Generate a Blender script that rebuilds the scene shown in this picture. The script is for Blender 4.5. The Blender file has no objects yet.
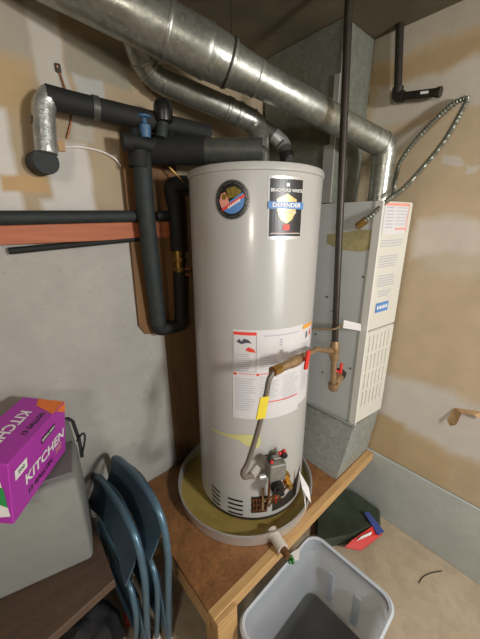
import bpy, bmesh, math, random
from mathutils import Vector, Matrix
random.seed(4)
C = bpy.context.scene.collection
PI = math.pi
W = .356      # wall_left plane (y)
XW = .66      # wall_right plane (x)
FL = -.405    # floor
CE = 2.035    # ceiling

# ------------------------------------------------------------------ materials
class NT:
    def __init__(s, name):
        s.m = bpy.data.materials.new(name); s.m.use_nodes = True
        s.t = s.m.node_tree; s.n = s.t.nodes; s.l = s.t.links
        s.b = s.n['Principled BSDF']; s.co = s.n.new('ShaderNodeTexCoord')
    def math(s, op, a, b=None, clamp=False):
        n = s.n.new('ShaderNodeMath'); n.operation = op; n.use_clamp = clamp
        for i, v in enumerate((a, b)):
            if v is None: continue
            if isinstance(v, (int, float)): n.inputs[i].default_value = v
            else: s.l.new(v, n.inputs[i])
        return n.outputs[0]
    def noise(s, scale, detail=4, rough=.6, vec=None, stretch=None):
        n = s.n.new('ShaderNodeTexNoise'); n.inputs['Scale'].default_value = scale
        n.inputs['Detail'].default_value = detail; n.inputs['Roughness'].default_value = rough
        v = vec or s.co.outputs['Object']
        if stretch:
            mp = s.n.new('ShaderNodeMapping'); mp.inputs['Scale'].default_value = stretch
            s.l.new(v, mp.inputs['Vector']); v = mp.outputs[0]
        s.l.new(v, n.inputs['Vector']); return n.outputs['Fac']
    def ramp(s, f, lo, hi):
        n = s.n.new('ShaderNodeMapRange'); n.inputs['From Min'].default_value = lo; n.inputs['From Max'].default_value = hi
        s.l.new(f, n.inputs['Value']); return n.outputs[0]
    def mix(s, f, a, b):
        n = s.n.new('ShaderNodeMix'); n.data_type = 'RGBA'
        if isinstance(f, (int, float)): n.inputs[0].default_value = f
        else: s.l.new(f, n.inputs[0])
        for i, v in ((6, a), (7, b)):
            if isinstance(v, tuple): n.inputs[i].default_value = (*v, 1)
            else: s.l.new(v, n.inputs[i])
        return n.outputs[2]
    def color(s, c):
        if isinstance(c, tuple): s.b.inputs['Base Color'].default_value = (*c, 1)
        else: s.l.new(c, s.b.inputs['Base Color'])
    def set(s, rough=.6, metal=0, **k):
        s.b.inputs['Roughness'].default_value = rough; s.b.inputs['Metallic'].default_value = metal
        for a, v in k.items(): s.b.inputs[a.replace('_', ' ')].default_value = v
    def bump(s, f, strength=.3, dist=.01):
        n = s.n.new('ShaderNodeBump'); n.inputs['Strength'].default_value = strength; n.inputs['Distance'].default_value = dist
        s.l.new(f, n.inputs['Height']); s.l.new(n.outputs[0], s.b.inputs['Normal'])

def sr(r, g, b):
    f = lambda c: (c/255/12.92) if c/255 <= .04045 else ((c/255+.055)/1.055)**2.4
    return (f(r), f(g), f(b))

def mat(name, c, rough=.6, metal=0, var=.12, scale=14, bump=0, bs=60, **k):
    s = NT(name)
    if var:
        f = s.ramp(s.noise(scale), .3, .7)
        d = tuple(max(0, x*(1-var)) for x in c); e = tuple(min(1, x*(1+var)) for x in c)
        s.color(s.mix(f, d, e))
    else: s.color(c)
    s.set(rough, metal, **k)
    if bump: s.bump(s.noise(bs), bump, .003)
    return s.m

def galv(name, c, rough=.35, metal=.85):
    s = NT(name)
    v = s.n.new('ShaderNodeTexVoronoi'); v.inputs['Scale'].default_value = 70
    s.l.new(s.co.outputs['Object'], v.inputs['Vector'])
    f = s.math('MULTIPLY', v.outputs['Color'], .5)
    g = s.ramp(s.noise(9), .3, .7)
    c1 = s.mix(f, tuple(x*.62 for x in c), tuple(min(1, x*1.3) for x in c))
    c2 = s.mix(s.math('MULTIPLY', g, .35), c1, tuple(x*.6 for x in c))
    s.color(c2); s.set(rough, metal)
    n = s.n.new('ShaderNodeMapRange'); n.inputs['To Min'].default_value = rough*.7; n.inputs['To Max'].default_value = rough*1.5
    s.l.new(g, n.inputs['Value']); s.l.new(n.outputs[0], s.b.inputs['Roughness'])
    s.bump(s.noise(30, 3), .22, .005)
    return s.m

def wall_mat(name, axes, base, patches, distort=.10, extra=None):
    """patches: (a0,a1,b0,b1,softness,colour) in metres on the wall, applied in order"""
    s = NT(name)
    nd = s.n.new('ShaderNodeTexNoise'); nd.inputs['Scale'].default_value = 5; nd.inputs['Detail'].default_value = 6
    s.l.new(s.co.outputs['Object'], nd.inputs['Vector'])
    sep = s.n.new('ShaderNodeSeparateXYZ'); s.l.new(s.co.outputs['Object'], sep.inputs[0])
    sn = s.n.new('ShaderNodeSeparateColor'); s.l.new(nd.outputs['Color'], sn.inputs[0])
    a = s.math('ADD', sep.outputs[axes[0]], s.math('MULTIPLY', s.math('SUBTRACT', sn.outputs[0], .5), distort))
    b = s.math('ADD', sep.outputs[axes[1]], s.math('MULTIPLY', s.math('SUBTRACT', sn.outputs[1], .5), distort))
    fine = s.ramp(s.noise(7, 6), .25, .75)
    cur = s.mix(fine, tuple(x*.88 for x in base), tuple(min(1, x*1.1) for x in base))
    for (a0, a1, b0, b1, soft, col) in patches:
        m1 = s.math('MINIMUM', s.math('SUBTRACT', a, a0), s.math('SUBTRACT', a1, a))
        m2 = s.math('MINIMUM', s.math('SUBTRACT', b, b0), s.math('SUBTRACT', b1, b))
        m = s.math('MINIMUM', m1, m2)
        m = s.math('ADD', s.math('DIVIDE', m, soft), .5, clamp=True)
        cur = s.mix(m, cur, s.mix(fine, tuple(x*.92 for x in col), tuple(min(1, x*1.06) for x in col)))
    if extra: cur = extra(s, cur, sep)
    s.color(cur); s.set(.85)
    s.bump(s.noise(18, 8, .7), .25, .006)
    return s.m

M = {}
TAN, MUD, GRY = sr(184,158,118), sr(200,192,178), sr(172,170,160)
ORG = sr(176,138,86)
def right_extra(s, cur, sep):
    # seam shadows are left to the light; only the pencil-thin joint dirt line stays
    return cur
M['wall_right'] = wall_mat('patched_drywall', (1, 2), sr(190,171,140), [
    (-4, .4, 1.94, 2.2, .04, sr(176,168,150)),
    (-4, .4, 1.84, 1.93, .05, sr(174,150,114)),
    (-.62, -.12, 1.70, 1.84, .03, sr(196,188,172)),
    (-3, -.40, 1.69, 1.80, .03, sr(196,188,172)),
    (-.34, -.05, 1.60, 1.66, .02, sr(196,188,172)),
    (-3.2, -.38, 1.12, 1.285, .035, sr(206,196,182)),
    (-3.2, -.42, 1.06, 1.13, .06, sr(194,180,158)),
    (-3.2, -.30, .24, .52, .05, sr(202,196,186)),
    (-.50, -.30, -.1, .26, .04, sr(182,160,122)),
    (-.70, -.48, .02, .20, .04, sr(186,166,130)),
    (-.50, -.44, 1.49, 1.53, .01, sr(198,190,176)),
    (-.55, -.51, 1.46, 1.49, .01, sr(198,190,176)),
    ], distort=.12)
M['wall_left'] = wall_mat('patched_drywall_grey', (0, 2), sr(162,145,118), [
    (-3.2, -.55, 1.76, 2.2, .06, sr(154,147,132)),
    (-.585, -.495, 1.70, 2.1, .015, sr(176,171,160)),
    (-.49, -.28, 1.75, 1.87, .015, sr(142,136,118)),
    (-.475, -.385, 1.66, 1.755, .012, sr(166,166,160)),
    (-3.2, -.60, 1.60, 1.75, .05, sr(170,146,108)),
    (-3.2, -.69, 1.2, 1.61, .02, sr(196,192,184)),
    (-.60, -.47, 1.2, 1.545, .02, sr(192,188,180)),
    (-.64, -.59, 1.2, 1.36, .02, sr(192,188,180)),
    (-.74, -.61, 1.38, 1.43, .015, sr(176,146,104)),
    (-.52, -.44, 1.55, 1.66, .02, sr(166,160,146)),
    ], distort=.05)
def conc(name, c):
    s = NT(name)
    f = s.ramp(s.noise(3, 6), .3, .7); g = s.ramp(s.noise(28, 6, .7), .35, .75)
    cc = s.mix(f, tuple(x*.86 for x in c), tuple(x*1.1 for x in c))
    cc = s.mix(s.math('MULTIPLY', g, .25), cc, tuple(x*.7 for x in c))
    p = s.ramp(s.noise(55, 2), .68, .72)
    cc = s.mix(s.math('MULTIPLY', p, .5), cc, tuple(x*.45 for x in c))
    s.color(cc); s.set(.85); s.bump(s.noise(40, 8), .3, .006); return s.m
M['conc_wall'] = conc('concrete_wall', sr(164,161,153))
M['footing'] = conc('concrete_footing', sr(184,190,184))
def floor_mat():
    s = NT('concrete_floor')
    f = s.ramp(s.noise(2.5, 6), .3, .7)
    c = s.mix(f, sr(172,154,128), sr(192,176,152))
    g = s.ramp(s.noise(14, 8, .7), .45, .7)
    c = s.mix(s.math('MULTIPLY', g, .4), c, sr(140,122,98))
    s.color(c); s.set(.8); s.bump(s.noise(60, 8), .25, .004); return s.m
M['floor'] = floor_mat()
M['ceiling'] = mat('dark_ceiling_board', sr(92,84,64), .9, var=.25, scale=5)
def wood(name, c1, c2, sc=(1, 14, 14), rough=.65, speck=0):
    s = NT(name)
    f = s.ramp(s.noise(4, 6, .65, stretch=sc), .3, .7)
    c = s.mix(f, c1, c2)
    if speck:
        g = s.ramp(s.noise(90, 3, .7), .42, .62)
        c = s.mix(s.math('MULTIPLY', g, speck), c, tuple(x*.55 for x in c1))
        h = s.ramp(s.noise(6, 5), .35, .7)
        c = s.mix(s.math('MULTIPLY', h, .35), c, tuple(x*1.35 for x in c2))
    s.color(c); s.set(rough); s.bump(f, .15, .003); return s.m
M['ply'] = wood('particle_board', sr(116,78,44), sr(146,100,58), (3, 3, 3), .55, .6)
M['lumber'] = wood('pine_lumber', sr(178,138,88), sr(204,166,112), (1, 12, 12), .6)
M['red_board'] = wood('reddish_stained_board', sr(150,78,44), sr(174,98,56), (1, 10, 18), .6)
M['brown_board'] = wood('brown_plywood', sr(96,66,34), sr(118,84,46), (9, 4, 1), .7)
M['brown_board2'] = wood('dark_brown_plywood', sr(84,62,36), sr(104,78,46), (9, 4, 1), .75)
M['plank'] = wood('old_dark_plank', sr(70,54,42), sr(90,70,54), (1, 10, 10), .7, .3)
M['galv'] = galv('galvanized_steel', sr(176,178,168), .36, .8)
M['galv_b'] = galv('galvanized_sheet', sr(188,194,188), .42, .5)
M['plenum'] = galv('dull_galvanized_sheet', sr(132,136,122), .55, .35)
M['alu'] = mat('aluminium_pan', sr(214,214,212), .3, .7, .06, 12)
def pan_floor():
    s = NT('rust_stained_pan_floor')
    f = s.ramp(s.noise(6, 5), .3, .7)
    s.color(s.mix(f, sr(158,136,70), sr(184,162,92))); s.set(.4, .25); return s.m
M['pan_floor'] = pan_floor()
M['enamel'] = mat('grey_beige_enamel', sr(178,177,172), .3, 0, .03, 4, Coat_Weight=.3, Coat_Roughness=.1)
M['furn'] = mat('grey_painted_sheet', sr(192,196,194), .45, .1, .05, 5)
M['furn_white'] = mat('off_white_painted_sheet', sr(204,202,190), .42, 0, .04, 6)
M['furn_trim'] = mat('white_edge_trim', sr(214,214,206), .4, 0, 0)
M['paper'] = mat('white_label_paper', sr(208,206,206), .5, 0, .02, 30)
M['print'] = mat('grey_print', sr(172,174,182), .6, 0, 0)
M['print_dark'] = mat('dark_print', sr(76,74,86), .6, 0, 0)
M['red'] = mat('red_print', sr(222,70,56), .5, 0, 0)
M['pale_red'] = mat('pale_red_print', sr(226,150,132), .5, 0, 0)
M['orange'] = mat('orange_print', sr(232,160,60), .5, 0, 0)
M['black'] = mat('black_print', sr(24,26,28), .35, 0, 0)
M['silver'] = mat('silver_print', sr(196,196,192), .3, .5, 0)
M['gold'] = mat('gold_print', sr(206,176,116), .35, .3, .15, 30)
M['blue'] = mat('blue_print', sr(84,132,190), .4, 0, 0)
M['darkgold'] = mat('dark_gold_print', sr(120,104,40), .4, 0, .4, 90)
M['stain'] = mat('dried_sealant_smear', sr(166,156,112), .6, 0, .25, 20)
M['white'] = mat('white_print', sr(232,232,228), .5, 0, 0)
M['foam'] = mat('black_pipe_foam', sr(19,21,19), .75, 0, .3, 30, .3, 120)
M['foam2'] = mat('dark_grey_pipe_foam', sr(33,40,39), .7, 0, .25, 30, .3, 120)
def tape_mat():
    s = NT('crinkled_foil_tape')
    f = s.ramp(s.noise(16, 4), .35, .65)
    s.color(s.mix(f, sr(150,154,150), sr(196,198,194))); s.set(.4, .7); s.bump(s.noise(40, 5), .6, .006); return s.m
M['foil'] = tape_mat()
M['tapegrey'] = mat('grey_wrap', sr(74,76,70), .5, .3, .25, 25, .4, 60)
M['iron'] = mat('black_iron', sr(58,52,46), .45, .5, .25, 30)
M['brass'] = mat('brass', sr(172,136,72), .35, .8, .2, 40)
M['dull_brass'] = mat('dull_brass', sr(150,124,92), .45, .5, .2, 40)
M['copper'] = mat('copper', sr(150,96,62), .4, .7, .25, 40)
M['flexgrey'] = mat('grey_coated_flex', sr(116,108,98), .45, .3, .1, 30)
M['redp'] = mat('red_plastic', sr(206,44,34), .4, 0, .05)
M['yellowp'] = mat('yellow_tag', sr(216,196,50), .5, 0, .08)
M['yellowt'] = mat('pale_yellow_tape', sr(202,198,130), .5, 0, .08)
M['bluep'] = mat('blue_valve_paint', sr(60,96,128), .5, 0, .2, 60)
M['blackp'] = mat('black_plastic', sr(22,22,22), .35, 0, 0)
M['greyp'] = mat('cast_grey_metal', sr(146,144,136), .45, .5, .15, 50)
M['dark'] = mat('dark_steel_and_shade', sr(46,38,32), .8, .2, .3, 40)  # dark steel and openings, also the tone of the painted shadow
M['pvc'] = mat('white_pvc', sr(216,208,198), .4, 0, .04)
M['conduit'] = mat('dull_steel_armour', sr(132,134,122), .4, .6, .15, 60)
M['chair'] = mat('blue_grey_painted_steel', sr(84,114,132), .32, .35, .12, 20)
M['chairpad'] = mat('blue_grey_chair_sheet', sr(70,94,112), .4, .25, .12, 14)
M['tan'] = mat('tan_rubber', sr(134,104,70), .7)
M['bag'] = mat('grey_fabric', sr(128,130,124), .9, 0, .06, 8, .3, 300)
M['bag2'] = mat('darker_grey_fabric', sr(108,108,104), .9, 0, .06, 8, .3, 300)
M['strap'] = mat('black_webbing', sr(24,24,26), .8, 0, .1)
M['purple'] = mat('purple_card', sr(172,56,166), .5, 0, .04, 12)
M['purple2'] = mat('dark_magenta_card', sr(128,34,110), .5, 0, .04, 12)
M['orangec'] = mat('orange_card', sr(232,120,50), .5, 0, .04)
M['greenc'] = mat('green_card', sr(50,150,80), .5, 0, .04)
M['greenp'] = mat('green_plastic', sr(24,116,44), .45, 0, .3, 90)
M['dgreen'] = mat('dark_green_woven_plastic', sr(58,66,52), .6, 0, .25, 14, .4, 40)
M['bluer'] = mat('blue_binding', sr(60,76,140), .6, 0, .1)
M['kraft'] = mat('torn_kraft_paper', sr(178,146,104), .8, 0, .15, 30)
M['rust'] = mat('rusty_copper', sr(110,76,46), .6, .4, .35, 50)
def tote_mat():
    m = bpy.data.materials.new('translucent_polypropylene'); m.use_nodes = True
    n, l = m.node_tree.nodes, m.node_tree.links
    p = n['Principled BSDF']; out = n['Material Output']
    p.inputs['Base Color'].default_value = (*sr(216,222,228), 1); p.inputs['Roughness'].default_value = .35
    tr = n.new('ShaderNodeBsdfTranslucent'); tr.inputs[0].default_value = (*sr(228,232,236), 1)
    tp = n.new('ShaderNodeBsdfTransparent'); tp.inputs[0].default_value = (.85, .88, .9, 1)
    a = n.new('ShaderNodeMixShader'); a.inputs[0].default_value = .5; l.new(p.outputs[0], a.inputs[1]); l.new(tr.outputs[0], a.inputs[2])
    b = n.new('ShaderNodeMixShader'); b.inputs[0].default_value = .32; l.new(a.outputs[0], b.inputs[1]); l.new(tp.outputs[0], b.inputs[2])
    l.new(b.outputs[0], out.inputs[0]); return m
M['tote'] = tote_mat()
M['tote_base'] = M['tote'].copy(); M['tote_base'].name = 'clear_grey_polypropylene'
[n for n in M['tote_base'].node_tree.nodes if n.type == 'MIX_SHADER'][1].inputs[0].default_value = .75
[n for n in M['tote_base'].node_tree.nodes if n.type == 'BSDF_TRANSPARENT'][0].inputs[0].default_value = (.5, .5, .47, 1)
M['tote_rim'] = mat('milky_polypropylene_rim', sr(186,194,200), .35, 0, .03)

# ------------------------------------------------------------------ helpers
def obj(name, bm, m, parent=None, smooth=False):
    me = bpy.data.meshes.new(name)
    bmesh.ops.recalc_face_normals(bm, faces=bm.faces[:])
    bm.to_mesh(me); bm.free()
    if isinstance(m, str): m = M[m]
    me.materials.append(m)
    o = bpy.data.objects.new(name, me); C.objects.link(o)
    if smooth:
        for p in me.polygons: p.use_smooth = True
        try: me.set_sharp_from_angle(angle=math.radians(40))
        except Exception: pass
    if parent: o.parent = parent
    return o
def thing(name, label, cat, loc=(0, 0, 0), rot=(0, 0, 0), group=None):
    o = bpy.data.objects.new(name, None); C.objects.link(o); o.empty_display_size = .05
    o.location = loc; o.rotation_euler = rot; o['label'] = label; o['category'] = cat
    if group: o['group'] = group
    return o
def tag(o, label, cat, group=None, kind=None):
    o['label'] = label; o['category'] = cat
    if group: o['group'] = group
    if kind: o['kind'] = kind
    return o
def struct(o): o['kind'] = 'structure'; return o
def box(bm, lo, hi, bev=0, mtx=None, seg=2):
    g = bmesh.ops.create_cube(bm, size=1)
    vs = g['verts']
    for v in vs:
        v.co = Vector([lo[i] + (v.co[i]+.5)*(hi[i]-lo[i]) for i in range(3)])
    if bev:
        es = list({e for v in vs for e in v.link_edges})
        r = bmesh.ops.bevel(bm, geom=es, offset=bev, segments=seg, affect='EDGES', profile=.5)
        vs = list({v for f in r['faces'] for v in f.verts} | {v for v in vs if v.is_valid})
    if mtx is not None:
        for v in vs: v.co = mtx @ v.co
    return vs
def quadbox(bm, q, off):
    """slab from four corner points, extruded by vector off"""
    a = [bm.verts.new(Vector(p)) for p in q]; b = [bm.verts.new(Vector(p)+Vector(off)) for p in q]
    n = len(q)
    bm.faces.new(a); bm.faces.new(b[::-1])
    for i in range(n): bm.faces.new((a[i], b[i], b[(i+1) % n], a[(i+1) % n]))
def fillet(pts, rad, n=6):
    pts = [Vector(p) for p in pts]
    out = [pts[0]]
    for i in range(1, len(pts)-1):
        p = pts[i]; a = pts[i-1]-p; b = pts[i+1]-p
        r = min(rad if not isinstance(rad, (list, tuple)) else rad[i], a.length*.49, b.length*.49)
        A = p + a.normalized()*r; B = p + b.normalized()*r
        for k in range(n+1):
            t = k/n; out.append(A*(1-t)**2 + p*2*t*(1-t) + B*t*t)
    out.append(pts[-1]); return out
def smooth_pts(pts, n=6):
    pts = [Vector(p) for p in pts]; P = [pts[0]] + pts + [pts[-1]]; out = []
    for i in range(1, len(P)-2):
        for k in range(n):
            t = k/n; a, b, c, d = P[i-1:i+3]
            out.append(.5*((2*b)+(c-a)*t+(2*a-5*b+4*c-d)*t*t+(3*b-a-3*c+d)*t**3))
    out.append(pts[-1]); return out
def tube(bm, pts, r, seg=12, caps=True, rf=None, inner=None):
    pts = [Vector(p) for p in pts]
    q = [pts[0]]
    for p in pts[1:]:
        if (p-q[-1]).length > 1e-5: q.append(p)
    pts = q
    T = []
    for i in range(len(pts)):
        a = pts[max(0, i-1)]; b = pts[min(len(pts)-1, i+1)]; T.append((b-a).normalized())
    up = Vector((0, 0, 1)) if abs(T[0].z) < .9 else Vector((1, 0, 0))
    N = (up - T[0]*up.dot(T[0])).normalized(); rings = []
    L = 0
    for i, p in enumerate(pts):
        if i:
            N = (N - T[i]*N.dot(T[i])).normalized(); L += (p-pts[i-1]).length
        B = T[i].cross(N); rr = rf(i, L) if rf else (r[i] if isinstance(r, (list, tuple)) else r)
        rings.append([bm.verts.new(p + (N*math.cos(2*PI*k/seg) + B*math.sin(2*PI*k/seg))*rr) for k in range(seg)])
    for a, b in zip(rings, rings[1:]):
        for k in range(seg): bm.faces.new((a[k], a[(k+1) % seg], b[(k+1) % seg], b[k]))
    if caps: bm.faces.new(rings[0][::-1]); bm.faces.new(rings[-1])
    return rings
def lathe(bm, prof, seg=32, c=(0, 0, 0), mtx=None, close=False):
    rings = []
    for r, z in prof:
        rings.append([bm.verts.new(Vector((c[0]+r*math.cos(2*PI*k/seg), c[1]+r*math.sin(2*PI*k/seg), c[2]+z))) for k in range(seg)])
    for a, b in zip(rings, rings[1:]):
        for k in range(seg): bm.faces.new((a[k], a[(k+1) % seg], b[(k+1) % seg], b[k]))
    if not close: bm.faces.new(rings[0][::-1]); bm.faces.new(rings[-1])
    else:
        a, b = rings[-1], rings[0]
        for k in range(seg): bm.faces.new((a[k], a[(k+1) % seg], b[(k+1) % seg], b[k]))
    if mtx is not None:
        for R_ in rings:
            for v in R_: v.co = mtx @ v.co
def frame(o, z, x=None):
    """matrix with origin o, local z along z"""
    z = Vector(z).normalized(); x = Vector(x) if x is not None else (Vector((0, 0, 1)) if abs(z.z) < .9 else Vector((1, 0, 0)))
    x = (x - z*x.dot(z)).normalized(); y = z.cross(x)
    m = Matrix((x, y, z)).transposed().to_4x4(); m.translation = Vector(o); return m
def sub_rect(bm, u0, u1, v0, v1, mp, nu=1, nv=1):
    g = [[bm.verts.new(mp(u0+(u1-u0)*i/nu, v0+(v1-v0)*j/nv)) for j in range(nv+1)] for i in range(nu+1)]
    for i in range(nu):
        for j in range(nv): bm.faces.new((g[i][j], g[i+1][j], g[i+1][j+1], g[i][j+1]))
def poly(bm, pts, mp, mx=.010):
    t = bmesh.new(); t.faces.new([t.verts.new((p[0], p[1], 0)) for p in pts])
    bmesh.ops.triangulate(t, faces=t.faces[:])
    for _ in range(6):
        es = [e for e in t.edges if e.calc_length() > mx]
        if not es or len(t.faces) > 3000: break
        bmesh.ops.subdivide_edges(t, edges=es, cuts=1); bmesh.ops.triangulate(t, faces=[f for f in t.faces if len(f.verts) > 3])
    mv = {v: bm.verts.new(mp(v.co.x, v.co.y)) for v in t.verts}
    for f in t.faces: bm.faces.new([mv[v] for v in f.verts])
    t.free()
def text_into(bm, s, size, cx, cy, mp, bold=0, sx=1, rot=0):
    cu = bpy.data.curves.new('t', 'FONT'); cu.body = s; cu.size = size; cu.align_x = 'CENTER'; cu.align_y = 'CENTER'
    cu.resolution_u = 2; cu.offset = bold
    o = bpy.data.objects.new('t', cu); C.objects.link(o)
    dg = bpy.context.evaluated_depsgraph_get(); me = bpy.data.meshes.new_from_object(o.evaluated_get(dg))
    cr, sn = math.cos(rot), math.sin(rot)
    vs = []
    for v in me.vertices:
        x, y = v.co.x*sx, v.co.y
        vs.append(bm.verts.new(mp(cx + x*cr - y*sn, cy + x*sn + y*cr)))
    for p in me.polygons:
        try: bm.faces.new([vs[i] for i in p.vertices])
        except ValueError: pass
    bpy.data.objects.remove(o); bpy.data.curves.remove(cu); bpy.data.meshes.remove(me)
def flat(name, m, parent, fn):
    bm = bmesh.new(); fn(bm)
    me = bpy.data.meshes.new(name); bm.to_mesh(me); bm.free(); me.materials.append(M[m])
    o = bpy.data.objects.new(name, me); C.objects.link(o)
    if parent: o.parent = parent
    return o

# ------------------------------------------------------------------ the setting
bm = bmesh.new(); box(bm, (-3.6, -4.6, FL-.1), (XW+.1, W+.1, FL)); struct(obj('floor', bm, 'floor'))
bm = bmesh.new(); box(bm, (-3.6, -4.6, CE), (XW+.1, W+.1, CE+.1)); struct(obj('ceiling', bm, 'ceiling'))
bm = bmesh.new(); box(bm, (-3.6, W, 1.215), (XW+.1, W+.1, CE)); struct(obj('wall_left', bm, 'wall_left'))
bm = bmesh.new(); box(bm, (-3.6, W-.012, FL), (XW, W+.1, 1.215)); struct(obj('wall_left_foundation', bm, 'conc_wall'))
bm = bmesh.new(); box(bm, (XW, -4.6, .012), (XW+.1, W, CE)); struct(obj('wall_right', bm, 'wall_right'))
bm = bmesh.new(); box(bm, (XW-.006, -4.6, FL), (XW+.1, W, .006), .004)
struct(obj('trim_1', bm, 'footing'))
bm = bmesh.new(); box(bm, (-3.6, -4.7, FL), (XW+.1, -4.6, CE)); struct(obj('wall_front', bm, 'wall_right'))
bm = bmesh.new(); box(bm, (-3.7, -4.6, FL), (-3.6, W+.1, CE)); struct(obj('wall_back', bm, 'wall_right'))

# boards on the left wall
bm = bmesh.new()
pts = [(-0.3569, 0.3300, 1.5428), (-0.3516, 0.3300, 1.5828), (-0.1231, 0.3300, 1.6168), (-0.1679, 0.3300, 0.7732), (-0.3408, 0.3300, 0.8075), (-0.3685, 0.3300, 0.8523)]
quadbox(bm, [(p[0], W-.03, p[2]) for p in pts], (0, .018, 0))
tag(obj('backing_board', bm, 'brown_board'), 'brown plywood backing board behind the black upright pipe, fixed to the left wall', 'board')
bm = bmesh.new()
box(bm, (-.245, W-.0135, .003), (.34, W-.0122, 1.40)); box(bm, (-.245, W-.022, .003), (.34, W-.0135, 1.40))
tag(obj('wall_panel', bm, 'brown_board2'), 'tall dark brown plywood panel on the wall behind the tank', 'board')
bm = bmesh.new(); box(bm, (-2.2, W-.040, 1.222), (-.16, W-.0305, 1.288), .002)
for v in bm.verts:
    pass
tag(obj('ledger_board', bm, 'red_board'), 'long reddish wooden board running along the left wall under a black pipe', 'board')

# ------------------------------------------------------------------ platform
pt = thing('platform', 'raised particle-board platform with pine edge carrying the tank and furnace', 'platform', (0, 0, FL))
PX0, PY0 = -.504, -.348
dz = -FL
bm = bmesh.new(); box(bm, (PX0, PY0+.038, dz-.018), (XW-.008, W-.0135, dz), .001); obj('deck', bm, 'ply', pt)
bm = bmesh.new(); box(bm, (PX0, PY0, dz-.050), (XW-.008, PY0+.037, dz+.001), .003); obj('front_rail', bm, 'lumber', pt)
bm = bmesh.new(); box(bm, (PX0+.001, PY0+.039, dz-.108), (PX0+.038, W-.016, dz-.019), .003); obj('side_rail', bm, 'lumber', pt)
for (x, y) in ((PX0+.04, PY0+.04), (XW-.10, -.02), (PX0+.04, W-.11), (XW-.10, W-.11)):
    bm = bmesh.new(); box(bm, (x, y, .001), (x+.085, y+.085, dz-.019), .004)
    obj('leg', bm, 'lumber', pt)
bm = bmesh.new(); box(bm, (PX0+.0005, PY0-.0185, .001), (PX0+.088, PY0-.0005, dz-.004), .003)
obj('corner_post', bm, 'lumber', pt)

# ------------------------------------------------------------------ furnace
HX, HY = .0212, .008
fu = thing('furnace', 'tall grey gas furnace with white front doors on a galvanized base, in the corner', 'furnace', (.53, -.1, .003))
def fp(x, y, z): return (x-.53, y+.1, z-.003)
fa = -.1216; FX, FY = .411, -.3264
def fy(x): return FY + (x-FX)*math.tan(fa)
bm = bmesh.new()
zb, zt_ = .302, 1.360
X1 = .643
quadbox(bm, [fp(FX, FY+.022, zb), fp(X1, fy(X1)+.022, zb), fp(X1, .33, zb), fp(FX, .33, zb)], (0, 0, zt_-zb))
obj('cabinet', bm, 'furn', fu)
# doors
zs = .80
def door(name, z0, z1, m):
    bm = bmesh.new()
    quadbox(bm, [fp(FX+.004, FY, z0), fp(X1, fy(X1), z0), fp(X1, fy(X1)+.021, z0), fp(FX+.004, FY+.021, z0)], (0, 0, z1-z0))
    bmesh.ops.bevel(bm, geom=bm.edges[:], offset=.004, segments=2, affect='EDGES')
    return obj(name, bm, m, fu)
up = door('upper_door', zs+.004, zt_-.002, 'furn_white')
lo = door('lower_door', zb+.004, zs-.002, 'furn_white')
bm = bmesh.new()
quadbox(bm, [fp(FX-.004, FY-.002, zb+.002), fp(FX+.006, FY-.003, zb+.002), fp(FX+.006, FY+.02, zb+.002), fp(FX-.004, FY+.03, zb+.002)], (0, 0, zt_-zb-.003))
obj('edge_trim', bm, 'furn_trim', fu)
def fm(d):    # map (u along the front, z) onto the door face
    def f(u, z):
        x = FX + u; return Vector(fp(x, fy(x)-d, z))
    return f
lab = flat('rating_label', 'paper', fu, lambda b: sub_rect(b, .016, .20, 1.228, 1.352, fm(.0012)))
flat('label_border', 'pale_red', fu, lambda b: [sub_rect(b, .016, .20, 1.342, 1.352, fm(.0022)), sub_rect(b, .11, .195, 1.246, 1.253, fm(.0022)),
     sub_rect(b, .195, .20, 1.23, 1.352, fm(.0022))])
def fprint(b):
    for k in range(7): sub_rect(b, .03, .085, 1.333-.013*k, 1.337-.013*k, fm(.0022))
    for k in range(6): sub_rect(b, .105, .185, 1.333-.013*k, 1.336-.013*k, fm(.0022))
    for (z0, n, a, c) in ((1.205, 3, .02, .185), (1.14, 5, .025, .17), (1.055, 5, .035, .17), (.985, 3, .05, .15)):
        for k in range(n): sub_rect(b, a, c - .02*random.random(), z0-.011*k-.004, z0-.011*k, fm(.0022))
flat('printed_text', 'print', fu, fprint)
bl = flat('emblem', 'blue', fu, lambda b: sub_rect(b, .045, .145, .885, .930, fm(.0015)))
flat('emblem_lettering', 'white', fu, lambda b: [sub_rect(b, .055+.012*k, .063+.012*k, .900, .917-.004*(k % 2), fm(.0024)) for k in range(7)])
# louvres on lower door
bm = bmesh.new()
for c in range(6):
    for r_ in range(4):
        u0 = .03 + c*.031; z0 = .40 + r_*.098
        x0 = FX+u0; x1 = x0+.008
        quadbox(bm, [fp(x0, fy(x0)-.004, z0), fp(x1, fy(x1)-.004, z0), fp(x1, fy(x1)+.003, z0), fp(x0, fy(x0)+.003, z0)], (0, 0, .082))
obj('louvre', bm, 'furn_white', lo)
# base plenum (slightly flared galvanized box under the cabinet)
bm = bmesh.new()
bq = [fp(.318, -.3075, .0025), fp(.644, -.3105, .0025), fp(.644, .33, .0025), fp(.318, .33, .0025)]
tq = [fp(.406, -.3264, .300), fp(.645, -.345, .300), fp(.645, .33, .300), fp(.406, .33, .300)]
a = [bm.verts.new(p) for p in bq]; b = [bm.verts.new(p) for p in tq]
bm.faces.new(a[::-1]); bm.faces.new(b)
for i in range(4): bm.faces.new((a[i], a[(i+1) % 4], b[(i+1) % 4], b[i]))
obj('base_plenum', bm, 'galv_b', fu)
bm = bmesh.new(); tube(bm, [fp(.400, -.334, .302), fp(.400, .30, .302)], .007, 8); obj('base_flange', bm, 'galv_b', fu)
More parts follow.
